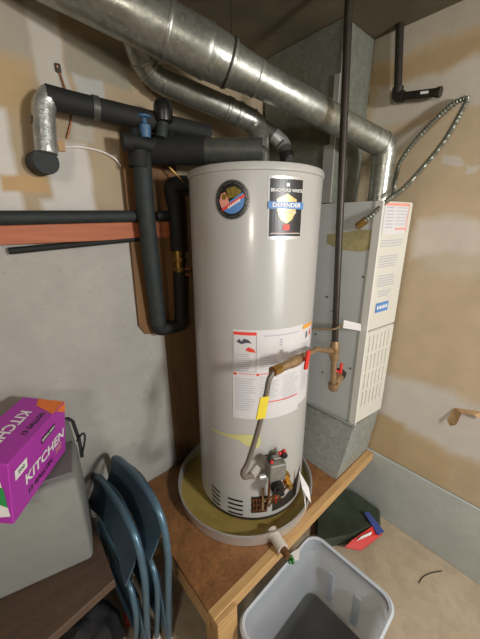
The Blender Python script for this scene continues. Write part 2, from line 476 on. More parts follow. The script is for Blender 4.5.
# yellow sealant band and screws on the cabinet side
def sidem(d): return lambda y, z: Vector(fp(FX-d, y, z))
flat('side_stain', 'stain', fu, lambda b: poly(b, [(-.31, 1.245), (-.31, 1.17), (-.25, 1.155), (-.16, 1.16), (-.085, 1.185), (-.085, 1.225), (-.17, 1.235), (-.24, 1.25)], sidem(.0008)))
for (y, z) in ((-.15, .99), (-.15, .865), (-.11, .93), (-.27, .80), (-.06, .72), (-.27, .60), (-.12, .52), (-.02, 1.1), (-.28, 1.05)):
    bm = bmesh.new(); lathe(bm, [(.005, -.002), (.005, .001), (.003, .003)], 8, mtx=frame(fp(FX, y, z), (-1, 0, 0))); obj('screw', bm, 'iron', fu)
# supply plenum on top
bm = bmesh.new(); box(bm, (.412, -.088, 1.362), (XW-.008, W-.022, CE-.002), .003)
pl = obj('supply_plenum', bm, 'plenum')
tag(pl, 'dull galvanized duct box rising from the furnace top to the ceiling', 'duct')
bm = bmesh.new(); box(bm, (.405, -.0885, 1.364), (.411, -.036, 1.60)); box(bm, (.405, -.0885, 1.60), (.411, -.064, 1.85)); f = obj('flange_strip', bm, 'silver', pl)

# ------------------------------------------------------------------ vents
def elbow_duct(bm, pts, r, seg=28):
    tube(bm, pts, r, seg)
E0 = Vector((0.5250, -0.2538, 1.3778)); E0.z = 1.363; E1 = Vector((E0.x, E0.y, 1.578)); E2 = Vector((-.523, .194, 1.914))
vd = thing('vent_duct', 'large round galvanized vent duct sloping down from upper left into the furnace top', 'duct', E0)
def L(p): return Vector(p) - E0
d = (E2-E1).normalized()
RV = .047
bm = bmesh.new(); tube(bm, [L(E0), L(E1-Vector((0, 0, .06)))], RV-.002, 28)
for k in range(2): tube(bm, [L(E0)+Vector((0, 0, .002+.09*k)), L(E0)+Vector((0, 0, .014+.09*k))], RV+.001, 28)
obj('vertical_pipe', bm, 'galv', vd, True)
bm = bmesh.new()
arc = fillet([E1-Vector((0, 0, .075)), E1, E1+d*.075], .073, 5)
tube(bm, [L(p) for p in arc], RV+.001, 28)
for i in (1, 3, 5): tube(bm, [L(arc[i])-(arc[i+1]-arc[i]).normalized()*.004, L(arc[i])+(arc[i+1]-arc[i]).normalized()*.004], RV+.004, 28)
obj('elbow', bm, 'galv', vd, True)
s0 = E1+d*.07
def rr_(t): return .047 if t < .2 else (.047+.006*(t-.2)/.4 if t < .6 else .053)
TJ0, TJ1, TJ2 = .60, .70, .78
bm = bmesh.new(); tube(bm, [L(s0), L(E1+d*.24), L(E1+d*.245), L(E1+d*TJ0)], [.047, .047, .0495, .052], 32); obj('straight_pipe', bm, 'galv', vd, True)
bm = bmesh.new(); tube(bm, [L(E1+d*(TJ0-.01)), L(E1+d*TJ0), L(E1+d*(TJ0+.01)), L(E1+d*(TJ1-.01)), L(E1+d*TJ1), L(E1+d*(TJ1+.06)), L(E1+d*(TJ2+.02))], [.054, .0555, .055, .062, .067, .071, .072], 32); obj('reducer', bm, 'galv', vd, True)
bm = bmesh.new(); tube(bm, [L(E1+d*(TJ2-.01)), L(E1+d*TJ2), L(E1+d*(TJ2+.01)), L(E2+d*.25)], [.073, .076, .074, .074], 32); obj('straight_pipe', bm, 'galv', vd, True)
for t, rr in ((.24, .049), (.60, .0555), (.70, .068), (.90, .077)):
    bm = bmesh.new()
    lathe(bm, [(rr-.004, -.006), (rr, -.006), (rr+.002, 0), (rr, .006), (rr-.004, .006)], 32, mtx=frame(L(E1+d*t), d), close=True)
    obj('joint_band', bm, 'galv', vd, True)
bm = bmesh.new(); q = E1+d*.69
lathe(bm, [(.0685, .012), (.0705, .012), (.0705, .018), (.0685, .018)], 32, mtx=frame(L(q), d), close=True)
tube(bm, [L(q)+Vector((0, 0, .07)), L((q.x, q.y, CE-.003))], .003, 6)
obj('hanger_strap', bm, 'iron', vd)

# water heater flue
fl_ = thing('flue_pipe', 'smaller galvanized flue elbow pipe rising from the tank top into the large duct', 'duct', (.06, .0, 1.47))
def L2(p): return Vector(p) - Vector((.06, 0, 1.47))
fpts = [(0.1100, 0.0711, 1.4993), (0.1476, 0.1110, 1.6683), (0.0047, 0.1560, 1.7071), (-0.2465, 0.2879, 1.7901), (-0.3401, 0.2001, 1.8823)]
fpl = fillet(fpts, [0, .05, .02, .07, .02], 7)
bm = bmesh.new(); tube(bm, [L2(p) for p in fpl], .0415, 28); obj('flue_run', bm, 'galv', fl_, True)
for i in (7, 9, 11, 17, 19, 21, 23):
    if i < len(fpl)-1:
        bm = bmesh.new(); dd = (fpl[i+1]-fpl[i-1]).normalized()
        lathe(bm, [(.0395, -.004), (.044, -.004), (.045, 0), (.044, .004), (.0395, .004)], 28, mtx=frame(L2(fpl[i]), dd), close=True); obj('crimp_ring', bm, 'galv', fl_, True)
bm = bmesh.new(); dd = (Vector(fpts[1])-Vector(fpts[2])).normalized(); p0 = Vector(fpts[2])+dd*.06
lathe(bm, [(.0395, -.01), (.044, -.01), (.046, 0), (.044, .01), (.0395, .01)], 28, mtx=frame(L2(p0), dd), close=True); obj('joint_band', bm, 'galv', fl_, True)

# ------------------------------------------------------------------ water heater
wh = thing('water_heater', 'tall grey-beige cylindrical gas water heater standing in a round metal pan', 'water heater', (0, 0, .012), (-.008, .0212, 0))
R = .2555; H = 1.456-.012
bm = bmesh.new()
lathe(bm, [(R-.004, .018), (R, .022), (R, H-.03), (R-.001, H-.024)], 96); obj('jacket', bm, 'enamel', wh, True)
bm = bmesh.new()
lathe(bm, [(R-.006, .0), (R-.006, .02), (.20, .021)], 64); obj('base_ring', bm, 'dark', wh, True)
bm = bmesh.new()
lathe(bm, [(R-.002, H-.026), (R+.004, H-.022), (R+.004, H-.006), (R, H), (R-.006, H), (R-.009, H-.008), (.05, H-.004)], 96); obj('top_cap', bm, 'enamel', wh, True)
bm = bmesh.new()
lathe(bm, [(.075, H-.004), (.075, H+.010), (.046, H+.03), (.046, H+.04)], 32, c=((0.1100, 0.0711, 1.4993)[0]-.03, (0.1100, 0.0711, 1.4993)[1]-.01, 0)); obj('draft_hood', bm, 'galv', wh, True)
RA = math.radians
def hm(a0, z0, d):   # (u,v) metres around centre angle a0, height z0
    def f(u, v):
        a = RA(a0) + u/R; r_ = R + d
        return Vector((r_*math.cos(a), r_*math.sin(a), z0+v-.012))
    return f
# round sticker
def disc(b, r, mp, n=40, cx=0, cy=0, ky=1): poly(b, [(cx+r*math.cos(2*PI*k/n), cy+r*ky*math.sin(2*PI*k/n)) for k in range(n)], mp)
st = flat('round_sticker', 'black', wh, lambda b: disc(b, .060, hm(-151.2, 1.346, .001)))
def clipdisc(b, r, half, mp, n=24, rot=0):  # half disc
    pts = [(r*math.cos(rot+PI*k/n), r*math.sin(rot+PI*k/n)) for k in range(n+1)]; poly(b, pts, mp)
flat('sticker_ring', 'silver', st, lambda b: [poly(b, [(.0575*math.cos(t), .0575*math.sin(t)), (.0575*math.cos(t+.1), .0575*math.sin(t+.1)), (.0567*math.cos(t+.1), .0567*math.sin(t+.1)), (.0567*math.cos(t), .0567*math.sin(t))], hm(-151.2, 1.346, .002)) for t in [k*.1 for k in range(63)]])
flat('sticker_ring_text', 'silver', st, lambda b: [poly(b, [(.0515*math.cos(t), .0515*math.sin(t)), (.0515*math.cos(t+.035), .0515*math.sin(t+.035)), (.0497*math.cos(t+.035), .0497*math.sin(t+.035)), (.0497*math.cos(t), .0497*math.sin(t))], hm(-151.2, 1.346, .002)) for t in [k*.105 for k in range(60) if k % 7]])
q = RA(30)
flat('sticker_blue_field', 'blue', st, lambda b: clipdisc(b, .042, 0, hm(-151.2, 1.346, .0020), rot=PI+q))
flat('sticker_gold_panel', 'darkgold', st, lambda b: poly(b, [(-.012, .004), (.022, .010), (.033, .026), (.012, .040), (-.018, .034)], hm(-151.2, 1.346, .0020)))
flat('sticker_pink_field', 'pale_red', st, lambda b: poly(b, [(-.044, -.004), (-.036, -.024), (-.008, -.012), (-.012, .004), (-.022, .024), (-.038, .018)], hm(-151.2, 1.346, .0021)))
flat('sticker_red_band', 'red', st, lambda b: poly(b, [(-.036, -.027), (.042, .017), (.044, .009), (-.030, -.034)], hm(-151.2, 1.346, .0025)))
flat('sticker_roundel', 'darkgold', st, lambda b: disc(b, .009, hm(-151.2, 1.346, .0027), cx=-.026, cy=.010))
flat('sticker_script', 'white', st, lambda b: [sub_rect(b, -.012+.007*k, -.007+.007*k, -.026+.004*k, -.018+.004*k, hm(-151.2, 1.346, .0026)) for k in range(6)])
# rectangular brand plate
BA, BZ = -110.6, 1.320
bp_ = flat('front_plate', 'silver', wh, lambda b: sub_rect(b, -.0655, .0655, -.096, .096, hm(BA, BZ, .001), 12, 1))
flat('plate_field', 'black', bp_, lambda b: sub_rect(b, -.059, .059, -.086, .088, hm(BA, BZ, .002), 12, 1))
flat('plate_shield', 'gold', bp_, lambda b: [poly(b, [(-.036, .028), (-.018, .036), (0, .045), (0, -.046), (-.020, -.034), (-.033, -.012)], hm(BA, BZ, .0030)),
     poly(b, [(.036, .028), (.018, .036), (0, .045), (0, -.046), (.020, -.034), (.033, -.012)], hm(BA, BZ, .0030))])
flat('plate_band', 'blue', bp_, lambda b: sub_rect(b, -.064, .064, -.001, .021, hm(BA, BZ, .0040), 10, 1))
def plate_text(b):
    text_into(b, 'BRADFORD WHITE', .0135, 0, .054, hm(BA, BZ, .0035), .0003, .98)
    text_into(b, 'SAFETY SYSTEM', .008, 0, -.012, hm(BA, BZ, .0050), .0002, 1.2)
    sub_rect(b, -.006, .006, .066, .076, hm(BA, BZ, .0035))
    sub_rect(b, -.055, .055, -.078, -.0765, hm(BA, BZ, .0035), 6, 1)
flat('plate_lettering', 'white', bp_, lambda b: text_into(b, 'BRADFORD WHITE', .0135, 0, .054, hm(BA, BZ, .0035), .0003, .98))
flat('plate_lettering', 'white', bp_, lambda b: text_into(b, 'SAFETY SYSTEM', .008, 0, -.012, hm(BA, BZ, .0050), .0002, 1.2))
flat('plate_mark', 'white', bp_, lambda b: sub_rect(b, -.006, .006, .066, .076, hm(BA, BZ, .0035)))
flat('plate_rule', 'white', bp_, lambda b: sub_rect(b, -.055, .055, -.078, -.0765, hm(BA, BZ, .0035), 6, 1))
flat('plate_band_lettering', 'white', bp_, lambda b: text_into(b, 'DEFENDER', .0175, 0, .010, hm(BA, BZ, .0048), .0005, 1.2))
flat('plate_red_mark', 'red', bp_, lambda b: sub_rect(b, -.012, .012, -.067, -.049, hm(BA, BZ, .0035), 3, 1))
flat('plate_fine_print', 'pale_red', bp_, lambda b: [sub_rect(b, -.05, .05, -.074+.006*k, -.0732+.006*k, hm(BA, BZ, .0030), 6, 1) for k in range(0, 1)])
# instruction label
LA, LZ = -110, .725; LW, LH = .184, .185
il = flat('instruction_label', 'paper', wh, lambda b: [sub_rect(b, -LW, .105, -LH, LH, hm(LA, LZ, .001), 24, 1), sub_rect(b, .105, LW, -LH+.02, LH-.004, hm(LA, LZ, .001), 8, 1)])
hh = lambda dd=.002: hm(LA, LZ, dd)
for nm_, a_ in (('red_heading', (-.180, -.095, .165, .177)), ('warning_mark', (-.180, -.168, .004, .014)), ('warning_mark', (-.093, -.083, .004, .014)), ('red_rule', (-.160, -.100, .010, .0125)),
               ('red_rule', (-.08, -.01, .010, .013)), ('red_rule', (-.08, .095, -.112, -.108)), ('red_rule', (.06, .10, .03, .034))):
    flat(nm_, 'red', il, lambda b, a_=a_: sub_rect(b, *a_, hh(), 8, 1))
for p_ in ([(-.135, .108), (-.125, .120), (-.105, .112), (-.098, .098), (-.110, .100), (-.120, .100)], [(.155, .125), (.165, .150), (.172, .150), (.176, .125), (.165, .130)]):
    flat('red_pictogram', 'red', il, lambda b: poly(b, p_, hh()))
flat('orange_heading', 'orange', il, lambda b: sub_rect(b, .105, .182, .163, .179, hh(.0025), 5, 1))
for p_ in ([(-.168, .138), (-.158, .150), (-.150, .140), (-.140, .152), (-.125, .148), (-.112, .134), (-.130, .136), (-.150, .130)], [(.128, .120), (.130, .145), (.140, .150), (.142, .125)]):
    flat('pictogram', 'print_dark', il, lambda b: poly(b, p_, hh()))
flat('panel_frame', 'print_dark', il, lambda b: [sub_rect(b, -.180, -.179, .02, .165, hh()), sub_rect(b, -.096, -.095, .02, .165, hh()), sub_rect(b, -.180, -.095, .020, .021, hh(), 6, 1)])
def lines_left(b):
    for z in [.088-.008*k for k in range(9)]: sub_rect(b, -.174, -.105-.02*random.random(), z, z+.003, hh(), 5, 1)
    for z in [-.012-.0095*k for k in range(15)]: sub_rect(b, -.174, -.09-.03*random.random(), z, z+.0028, hh(), 5, 1)
flat('printed_text', 'print', il, lines_left)
def lines_middle(b):
    for z in [.09-.0085*k for k in range(8)]: sub_rect(b, -.08, -.01-.02*random.random(), z, z+.0025, hh(), 5, 1)
    for z in [.09-.0085*k for k in range(5)]: sub_rect(b, .005, .09-.03*random.random(), z, z+.0025, hh(), 5, 1)
    for z in [-.004-.0095*k for k in range(10)]: sub_rect(b, -.08, .0-.03*random.random(), z, z+.0025, hh(), 5, 1)
    for z in [-.01-.0095*k for k in range(12)]: sub_rect(b, .015, .095-.03*random.random(), z, z+.0025, hh(), 5, 1)
    sub_rect(b, -.07, .08, .160, .164, hh(), 8, 1)
    for z in (.14, .13, .12): sub_rect(b, -.008, .004, z, z+.006, hh())
flat('printed_text', 'print', il, lines_middle)
def lines_right(b):
    for z in [.10-.0085*k for k in range(6)]: sub_rect(b, .11, .175-.02*random.random(), z, z+.0025, hh(), 5, 1)
    for z in [.02-.0095*k for k in range(14)]: sub_rect(b, .112, .175-.03*random.random(), z, z+.0025, hh(), 5, 1)
flat('printed_text', 'print', il, lines_right)
# yellow tape
def strip(b, lo_, hi_, mp, n=8):
    """lo_, hi_: lists of (u,v) of equal length, lofted with n columns per span"""
    L_, H_ = [], []
    for i in range(len(lo_)-1):
        for k in range(n + (i == len(lo_)-2)):
            t = k/n; L_.append([lo_[i][j]*(1-t)+lo_[i+1][j]*t for j in (0, 1)]); H_.append([hi_[i][j]*(1-t)+hi_[i+1][j]*t for j in (0, 1)])
    A_ = [bmv(b, mp(*p)) for p in L_]; B_ = [bmv(b, mp(*p)) for p in H_]
    for i in range(len(A_)-1): b.faces.new((A_[i], A_[i+1], B_[i+1], B_[i]))
def bmv(b, p): return b.verts.new(p)
flat('yellow_tape', 'yellowt', wh, lambda b: strip(b, [(-.160, .004), (-.11, .001), (-.06, .004), (-.02, -.002), (.01, -.022), (.055, -.036), (.066, -.01)], [(-.155, .014), (-.11, .012), (-.06, .018), (-.02, .026), (.01, .030), (.055, .030), (.066, .024)], hm(-141, .437, .0012)))
# burner louvre slots
for c in range(2):
    for k in range(5 if c == 0 else 4):
        bm = bmesh.new()
        u0 = (-.060 if c == 0 else .000); w_ = .052 if c == 0 else .068; z0 = .034 + .025*k + (.0 if c else -.004) + (.006 if c else 0)
        mp = hm(-165 if c == 0 else -157, z0, .0012)
        tl = .16 if c == 0 else -.02
        n = 6; top = []
        for i in range(n+1):
            u = u0 + w_*i/n; top.append((u, -(u-u0)*tl))
        vv = [bm.verts.new(mp(u, v)) for u, v in top] + [bm.verts.new(mp(u, v+.0095)) for u, v in reversed(top)]
        for i in range(n): bm.faces.new((vv[i], vv[i+1], vv[2*n-i], vv[2*n+1-i]))
        obj('vent_slot', bm, 'blackp', wh)
for (u, z, w_, h_) in ((-.048, .145, .006, .004), (.045, .155, .004, .004)):
    pass
# burner opening
flat('burner_opening', 'dark', wh, lambda b: sub_rect(b, -.036, .036, -.045, .045, hm(-125.5, .108, .0012), 6, 1))
bo = bpy.data.objects['burner_opening']
bm = bmesh.new()
mp = hm(-125.5, .108, .006)
for u in (-.028, -.016, -.002, .012, .026): tube(bm, [mp(u, -.040), mp(u+.004, 0), mp(u-.002, .038)], .0025, 6)
for v in (-.03, .0, .028): tube(bm, [mp(-.034, v), mp(0, v+.003), mp(.034, v-.002)], .002, 6)
obj('burner_grille', bm, 'copper', bo)
flat('shadow_patch', 'dark', wh, lambda b: poly(b, [(-.055, -.05), (.10, -.05), (.13, .10), (.09, .06), (.045, .02), (.0, .0), (-.055, .055)], hm(-100, .105, .0014)))  # flat dark patch painted in for the shadow low on the jacket's right
# gas control valve
cv = lambda u, v, dd=0: hm(-115.5, .325, dd)(u, v)
def hbox(bm, u0, u1, v0, v1, d0, d1, bev=.003, a=-115.5, z=.325):
    c = RA(a); n = Vector((math.cos(c), math.sin(c), 0)); t = Vector((-math.sin(c), math.cos(c), 0))
    m_ = Matrix((t, Vector((0, 0, 1)), n)).transposed().to_4x4(); m_.translation = n*R + Vector((0, 0, z-.012))
    box(bm, (u0, v0, d0), (u1, v1, d1), bev, m_)
    return m_
bm = bmesh.new(); m_ = hbox(bm, -.034, .036, -.030, .050, .014, .075, .006); cvo = obj('gas_control', bm, 'greyp', wh)
bm = bmesh.new(); hbox(bm, -.025, .025, -.03, .03, -.002, .016, .003); obj('mounting_neck', bm, 'dull_brass', cvo)
for (u, v, rr, d0, d1, m__) in ((-.026, .066, .013, .045, .066, 'blackp'), (.034, .070, .013, .035, .060, 'blackp'), (-.026, .066, .007, .066, .074, 'redp'), (.018, .078, .007, .04, .052, 'redp'), (.036, .084, .007, .04, .052, 'redp')):
    bm = bmesh.new(); lathe(bm, [(rr, d0), (rr, d1-.003), (rr-.003, d1)], 16, c=(u, v, 0), mtx=m_); obj('terminal' if m__ == 'redp' else 'adjusting_screw', bm, m__, cvo, True)
bm = bmesh.new(); hbox(bm, -.04, .045, .052, .062, .03, .05, .002); obj('bracket', bm, 'greyp', cvo)
bm = bmesh.new(); lathe(bm, [(.027, .072), (.027, .090), (.023, .097), (.010, .098), (.010, .104)], 24, c=(-.004, -.050, 0), mtx=m_); obj('temperature_dial', bm, 'blackp', cvo, True)
bm = bmesh.new(); lathe(bm, [(.018, .050), (.018, .075), (.011, .077), (.011, .09)], 6, c=(.050, -.062, 0), mtx=m_)
lathe(bm, [(.013, .03), (.013, .055)], 6, c=(.054, -.040, 0), mtx=m_); obj('outlet_fitting', bm, 'brass', cvo)
bm = bmesh.new(); lathe(bm, [(.012, .03), (.012, .06), (.008, .062)], 16, c=(.030, -.118, 0), mtx=m_); obj('igniter_button', bm, 'blackp', cvo, True)
def bt(pts, r_, m__, name):
    bm = bmesh.new(); tube(bm, [m_ @ p for p in smooth_pts(pts, 6)], r_, 8); obj(name, bm, m__, cvo, True)
bt([(-.02, -.05, .04), (-.024, -.10, .045), (-.018, -.16, .030), (-.014, -.215, .012)], .005, 'copper', 'burner_tube')
bt([(.0, -.08, .05), (.002, -.12, .05), (-.004, -.17, .035), (-.004, -.225, .010)], .004, 'brass', 'pilot_tube')
bt([(.05, -.06, .05), (.055, -.11, .04), (.03, -.15, .04), (.02, -.22, .010)], .004, 'copper', 'pilot_tube')
bt([(.02, -.05, .045), (.028, -.11, .055), (.012, -.14, .04), (.02, -.20, .02)], .003, 'redp', 'lead_wire')
bt([(.036, -.05, .045), (.060, -.09, .045), (.062, -.14, .025), (.040, -.19, .010)], .003, 'white', 'lead_wire')
bm = bmesh.new(); hbox(bm, -.040, -.030, -.235, -.12, .006, .012, .001); hbox(bm, -.036, .05, -.19, -.178, .006, .016, .001); obj('burner_bracket', bm, 'dull_brass', cvo)
# inlet fitting reaching left for the flex line
bm = bmesh.new(); tube(bm, [m_ @ Vector((-.040, -.018, .045)), m_ @ Vector((-.066, -.018, .045))], .011, 12); obj('inlet_nipple', bm, 'silver', cvo, True)

# ------------------------------------------------------------------ drain pan
pn = thing('drain_pan', 'round shallow metal drain pan around the tank foot, yellow-stained inside', 'pan', (-.038, .004, .001))
bm = bmesh.new()
RP = .333
lathe(bm, [(RP-.006, 0), (RP-.002, .003), (RP, .054), (RP+.004, .056), (RP+.004, .060), (RP-.003, .060), (RP-.005, .054), (RP-.009, .006)], 80, close=True); obj('rim', bm, 'alu', pn, True)
bm = bmesh.new(); lathe(bm, [(.02, .0), (RP-.007, .0), (RP-.007, .006), (.02, .006)], 64, close=True)
lathe(bm, [(.0205, .001), (.0205, .006)], 24); obj('pan_floor', bm, 'pan_floor', pn, True)
P0 = Vector((-0.1458, -0.2652, 0.0350)); P1 = Vector((-0.1683, -0.3633, 0.0300)); P2 = Vector((-0.1747, -0.3955, 0.0100))
o0 = Vector((-.038, .004, .001))
dd = (P1-P0).normalized()
bm = bmesh.new(); tube(bm, [P0-o0+dd*.018, P0-o0+dd*.04, P0-o0+dd*.041, P1-o0], [.025, .025, .023, .023], 16); obj('drain_pipe', bm, 'pvc', pn, True)
bm = bmesh.new(); tube(bm, [P1-o0-dd*.005, P1-o0+dd*.02, P1-o0+dd*.034], [.015, .015, .013], 14); obj('drain_end', bm, 'rust', pn, True)

# torn white paper strip to the right of the pan
bm = bmesh.new()
pp = [(0.2256, -0.1465, 0.0100), (0.1813, -0.2123, 0.0100)]
A = Vector((0.0277, -0.2787, 0.2322)); B = Vector((0.0217, -0.3045, 0.1604)); Cc = Vector((0.0175, -0.3282, 0.0970)); D1 = Vector((0.0105, -0.3421, 0.0506)); D2 = Vector((0.0374, -0.3459, 0.0968)); D3 = Vector((0.0448, -0.3251, 0.1601))
vs = [bm.verts.new(p) for p in (A, B, Vector((0.0199, -0.3193, 0.1224)), D1, Cc+Vector((.004, 0, .01)), Vector((0.0216, -0.3276, 0.1394)), D2, D3)]
bm.faces.new(vs)
r_ = bmesh.ops.extrude_face_region(bm, geom=bm.faces[:])
for v in r_['geom']:
    if isinstance(v, bmesh.types.BMVert): v.co += Vector((.002, .002, 0))
tag(obj('paper_strip', bm, 'white'), 'torn forked strip of white paper standing against the pan right of the tank', 'paper')

# ------------------------------------------------------------------ gas supply pipe
Gt = Vector((0.2102, -0.2250, 1.9510)); Gb = Vector((0.2277, -0.2900, 0.5841)); Gd = (Gt-Gb).normalized()
Gtop = Gb + Gd*((CE-.003-Gb.z)/Gd.z)
g = thing('gas_pipe', 'upright dark iron gas pipe dropping from the ceiling in front of the furnace', 'pipe', Gb)
def G(p): return Vector(p)-Gb
def at(t): return Gb + Gd*t
bm = bmesh.new(); tube(bm, [G(at(.215)), G(Gtop)], .0135, 14); obj('riser', bm, 'iron', g, True)
bm = bmesh.new(); tube(bm, [G(at(.125)), G(at(.14)), G(at(.195)), G(at(.215))], [.016, .020, .020, .016], 14); Tc = at(.165)
brd = (Vector((0.0567, -0.3000, 0.8174))-Tc).normalized()
tube(bm, [G(Tc), G(Tc+brd*.03)], .019, 12); obj('tee', bm, 'dull_brass', g, True)
bm = bmesh.new(); tube(bm, [G(at(.0)), G(at(.13))], .013, 12); obj('drip_leg', bm, 'dull_brass', g, True)
bm = bmesh.new(); Eb = Gb
tube(bm, [G(p) for p in fillet([at(.015), Gb-Gd*.012, Gb+Vector((.065, .012, .022))], .02, 5)], .022, 14)
tube(bm, [G(Gb+Vector((.05, .010, .016))), G(Gb+Vector((.066, .012, .022)))], .024, 8); obj('drip_elbow', bm, 'dull_brass', g, True)
ce = G(Gb+Vector((.066, .012, .022)))
bm = bmesh.new(); tube(bm, [ce, ce+Vector((.020, .003, .012))], .027, 16); obj('cap', bm, 'blackp', g, True)
bm = bmesh.new(); hp = G(at(.075))
tube(bm, [hp, hp+Vector((.012, -.022, .0))], .007, 8)
box(bm, (-.008, -.004, -.012), (.008, .004, .040), .003, Matrix.Translation(hp+Vector((.014, -.026, .002)))); obj('valve_handle', bm, 'redp', g)
# tag
tg = Vector((0.2868, -0.2800, 0.8600)); 
tt = thing('wire_tag', 'small white paper tag tied on brown wire around the iron gas pipe', 'tag', tg)
bm = bmesh.new()
quadbox(bm, [Vector((0.2449, -0.3000, 0.8571))-tg, Vector((0.4004, -0.3050, 0.8060))-tg, Vector((0.3921, -0.3050, 0.8417))-tg, Vector((0.2464, -0.3000, 0.8921))-tg], (0, .002, 0)); obj('tag_card', bm, 'paper', tt)
bm = bmesh.new(); tube(bm, [p-tg for p in smooth_pts([(0.2251, -0.3050, 0.8763), (0.1534, -0.3120, 0.8783), (0.1504, -0.2600, 0.8654), (0.1531, -0.2000, 0.8535), (0.2550, -0.1407, 0.8132)], 5)], .0035, 6); obj('wire', bm, 'dull_brass', tt, True)

# branch : nipple + valve + flex line
V0 = Tc+brd*.026
br0 = Vector((0.0491, -0.3050, 0.8213)); v1 = Vector((-0.0587, -0.3250, 0.8291)); v2 = Vector((-0.2025, -0.3350, 0.8363)); v3 = Vector((-0.2304, -0.3350, 0.8286))
gl = thing('gas_line', 'flexible grey gas connector with brass shut-off valve crossing the front of the tank', 'hose', v2)
def G2(p): return Vector(p)-v2
bm = bmesh.new(); tube(bm, [G2(V0), G2(br0), G2(v1)], .0105, 12); obj('nipple', bm, 'dull_brass', gl, True)
bm = bmesh.new(); vd_ = (v2-v1).normalized()
tube(bm, [G2(v1-vd_*.015), G2(v1), G2(v1+vd_*.002), G2(v1+vd_*.03), G2(v1+vd_*.045), G2(v1+vd_*.075), G2(v1+vd_*.09), G2(v2)], [.016, .016, .014, .019, .020, .019, .016, .014], 10); obj('shutoff_valve', bm, 'dull_brass', gl, True)
bm = bmesh.new(); hq = G2(v1+vd_*.012)
box(bm, (-.009, -.004, -.034), (.009, .005, .034), .003, frame(hq+Vector((-.006, -.030, .004)), (.15, 0, 1)) @ Matrix.Rotation(0, 4, 'Z'))
tube(bm, [hq, hq+Vector((-.006, -.03, .004))], .007, 8); obj('valve_handle', bm, 'redp', gl)
bm = bmesh.new(); tube(bm, [G2(v2-vd_*.01), G2(v2+vd_*.028)], .0175, 6); obj('flare_nut', bm, 'brass', gl)
def RH(x, y, rr): pass
fx = [v2+vd_*.02, Vector((-0.2437, -0.3350, 0.8125)), Vector((-0.2560, -0.3350, 0.7640)), Vector((-0.2851, -0.3300, 0.6446)), Vector((-0.3248, -0.3250, 0.5380)), Vector((-0.3444, -0.3220, 0.5077)), Vector((-0.3338, -0.3200, 0.4783)), Vector((-0.2967, -0.3150, 0.4577))]
bm = bmesh.new(); fxs = smooth_pts(fx, 8); tube(bm, [G2(p) for p in fxs], .0088, 12); obj('flex_tube', bm, 'flexgrey', gl, True)
endp = Vector((-0.2967, -0.3150, 0.4577))
bm = bmesh.new(); tube(bm, [G2(endp)-Vector((.004, 0, 0)), G2(endp)+Vector((.034, .01, .0))], .015, 6); obj('flare_nut', bm, 'silver', gl)
bm = bmesh.new(); y0 = fxs[22]; y1 = fxs[26]; 
ya = Vector((-0.2754, -0.3490, 0.7716)); yb = Vector((-0.2916, -0.3490, 0.7000)); sd = Vector((.013, -.006, 0))
quadbox(bm, [G2(ya-sd), G2(ya+sd), G2(yb+sd), G2(yb-sd*1.1)], (0, .003, 0)); obj('yellow_tag', bm, 'yellowp', gl)

# ------------------------------------------------------------------ insulated pipes
def run(parent, name, pts, r_, m__, rad=.06, seg=16, org=(0, 0, 0), n=6):
    bm = bmesh.new(); tube(bm, [Vector(p)-Vector(org) for p in fillet(pts, rad, n)], r_, seg); return obj(name, bm, m__, parent, True)
ip = thing('insulated_pipe', 'black foam-wrapped water pipe leaving the left wall with a silver taped elbow', 'pipe', (-.62, .28, 1.47))
o1 = (-.62, .28, 1.47)
a0 = Vector((-0.6208, 0.3400, 1.4729)); a1 = Vector((-0.6169, 0.2900, 1.4808)); a2 = Vector((-0.6020, 0.2750, 1.6351)); a3 = Vector((-0.5206, 0.2700, 1.6431)); a4 = Vector((-0.0457, 0.2050, 1.6198))
run(ip, 'wall_stub', [(a1.x-.012, W-.003, a1.z-.01), (a1.x-.004, .272, a1.z-.012)], .037, 'foam2', org=o1)
run(ip, 'silver_riser', [a1+Vector((0, -.02, .01)), a2-Vector((0, 0, .012)), a2+Vector((.028, -.001, .018))], .031, 'foil', .03, 18, o1)
bm = bmesh.new(); mid = a1.lerp(a2, .62); lathe(bm, [(.030, -.009), (.0335, -.009), (.0335, .009), (.030, .009)], 18, mtx=frame(mid-Vector(o1), a2-a1), close=True); obj('tape_band', bm, 'blackp', ip, True)
run(ip, 'foam_run', [a2+Vector((.012, 0, .012)), a3, a4], .0325, 'foam', .05, 18, o1)
bm = bmesh.new(); lathe(bm, [(.032, -.01), (.036, -.01), (.036, .01), (.032, .01)], 18, mtx=frame(a3.lerp(a4, .14)-Vector(o1), a4-a3), close=True); obj('tape_band', bm, 'tapegrey', ip, True)
# fat pipe to the tank
f0 = Vector((-0.2693, 0.2721, 1.5449)); f1 = Vector((-0.1193, 0.1219, 1.5371)); f2 = Vector((0.0207, -0.0329, 1.5306))
hp_ = thing('hot_water_pipe', 'fat black insulated pipe running level to the tank top, grey wrap at its end', 'pipe', f1)
run(hp_, 'foam_sleeve', [f0, f1], .050, 'foam', org=f1, seg=20)
run(hp_, 'grey_sleeve', [f1-(f1-f0).normalized()*.004, f2], .043, 'tapegrey', org=f1, seg=20)
run(hp_, 'tank_drop', [f2-(f2-f1)*.12, f2+Vector((.01, -.0, 0)), f2+Vector((.01, -.0, -.055))], .022, 'tapegrey', .03, 14, f1)
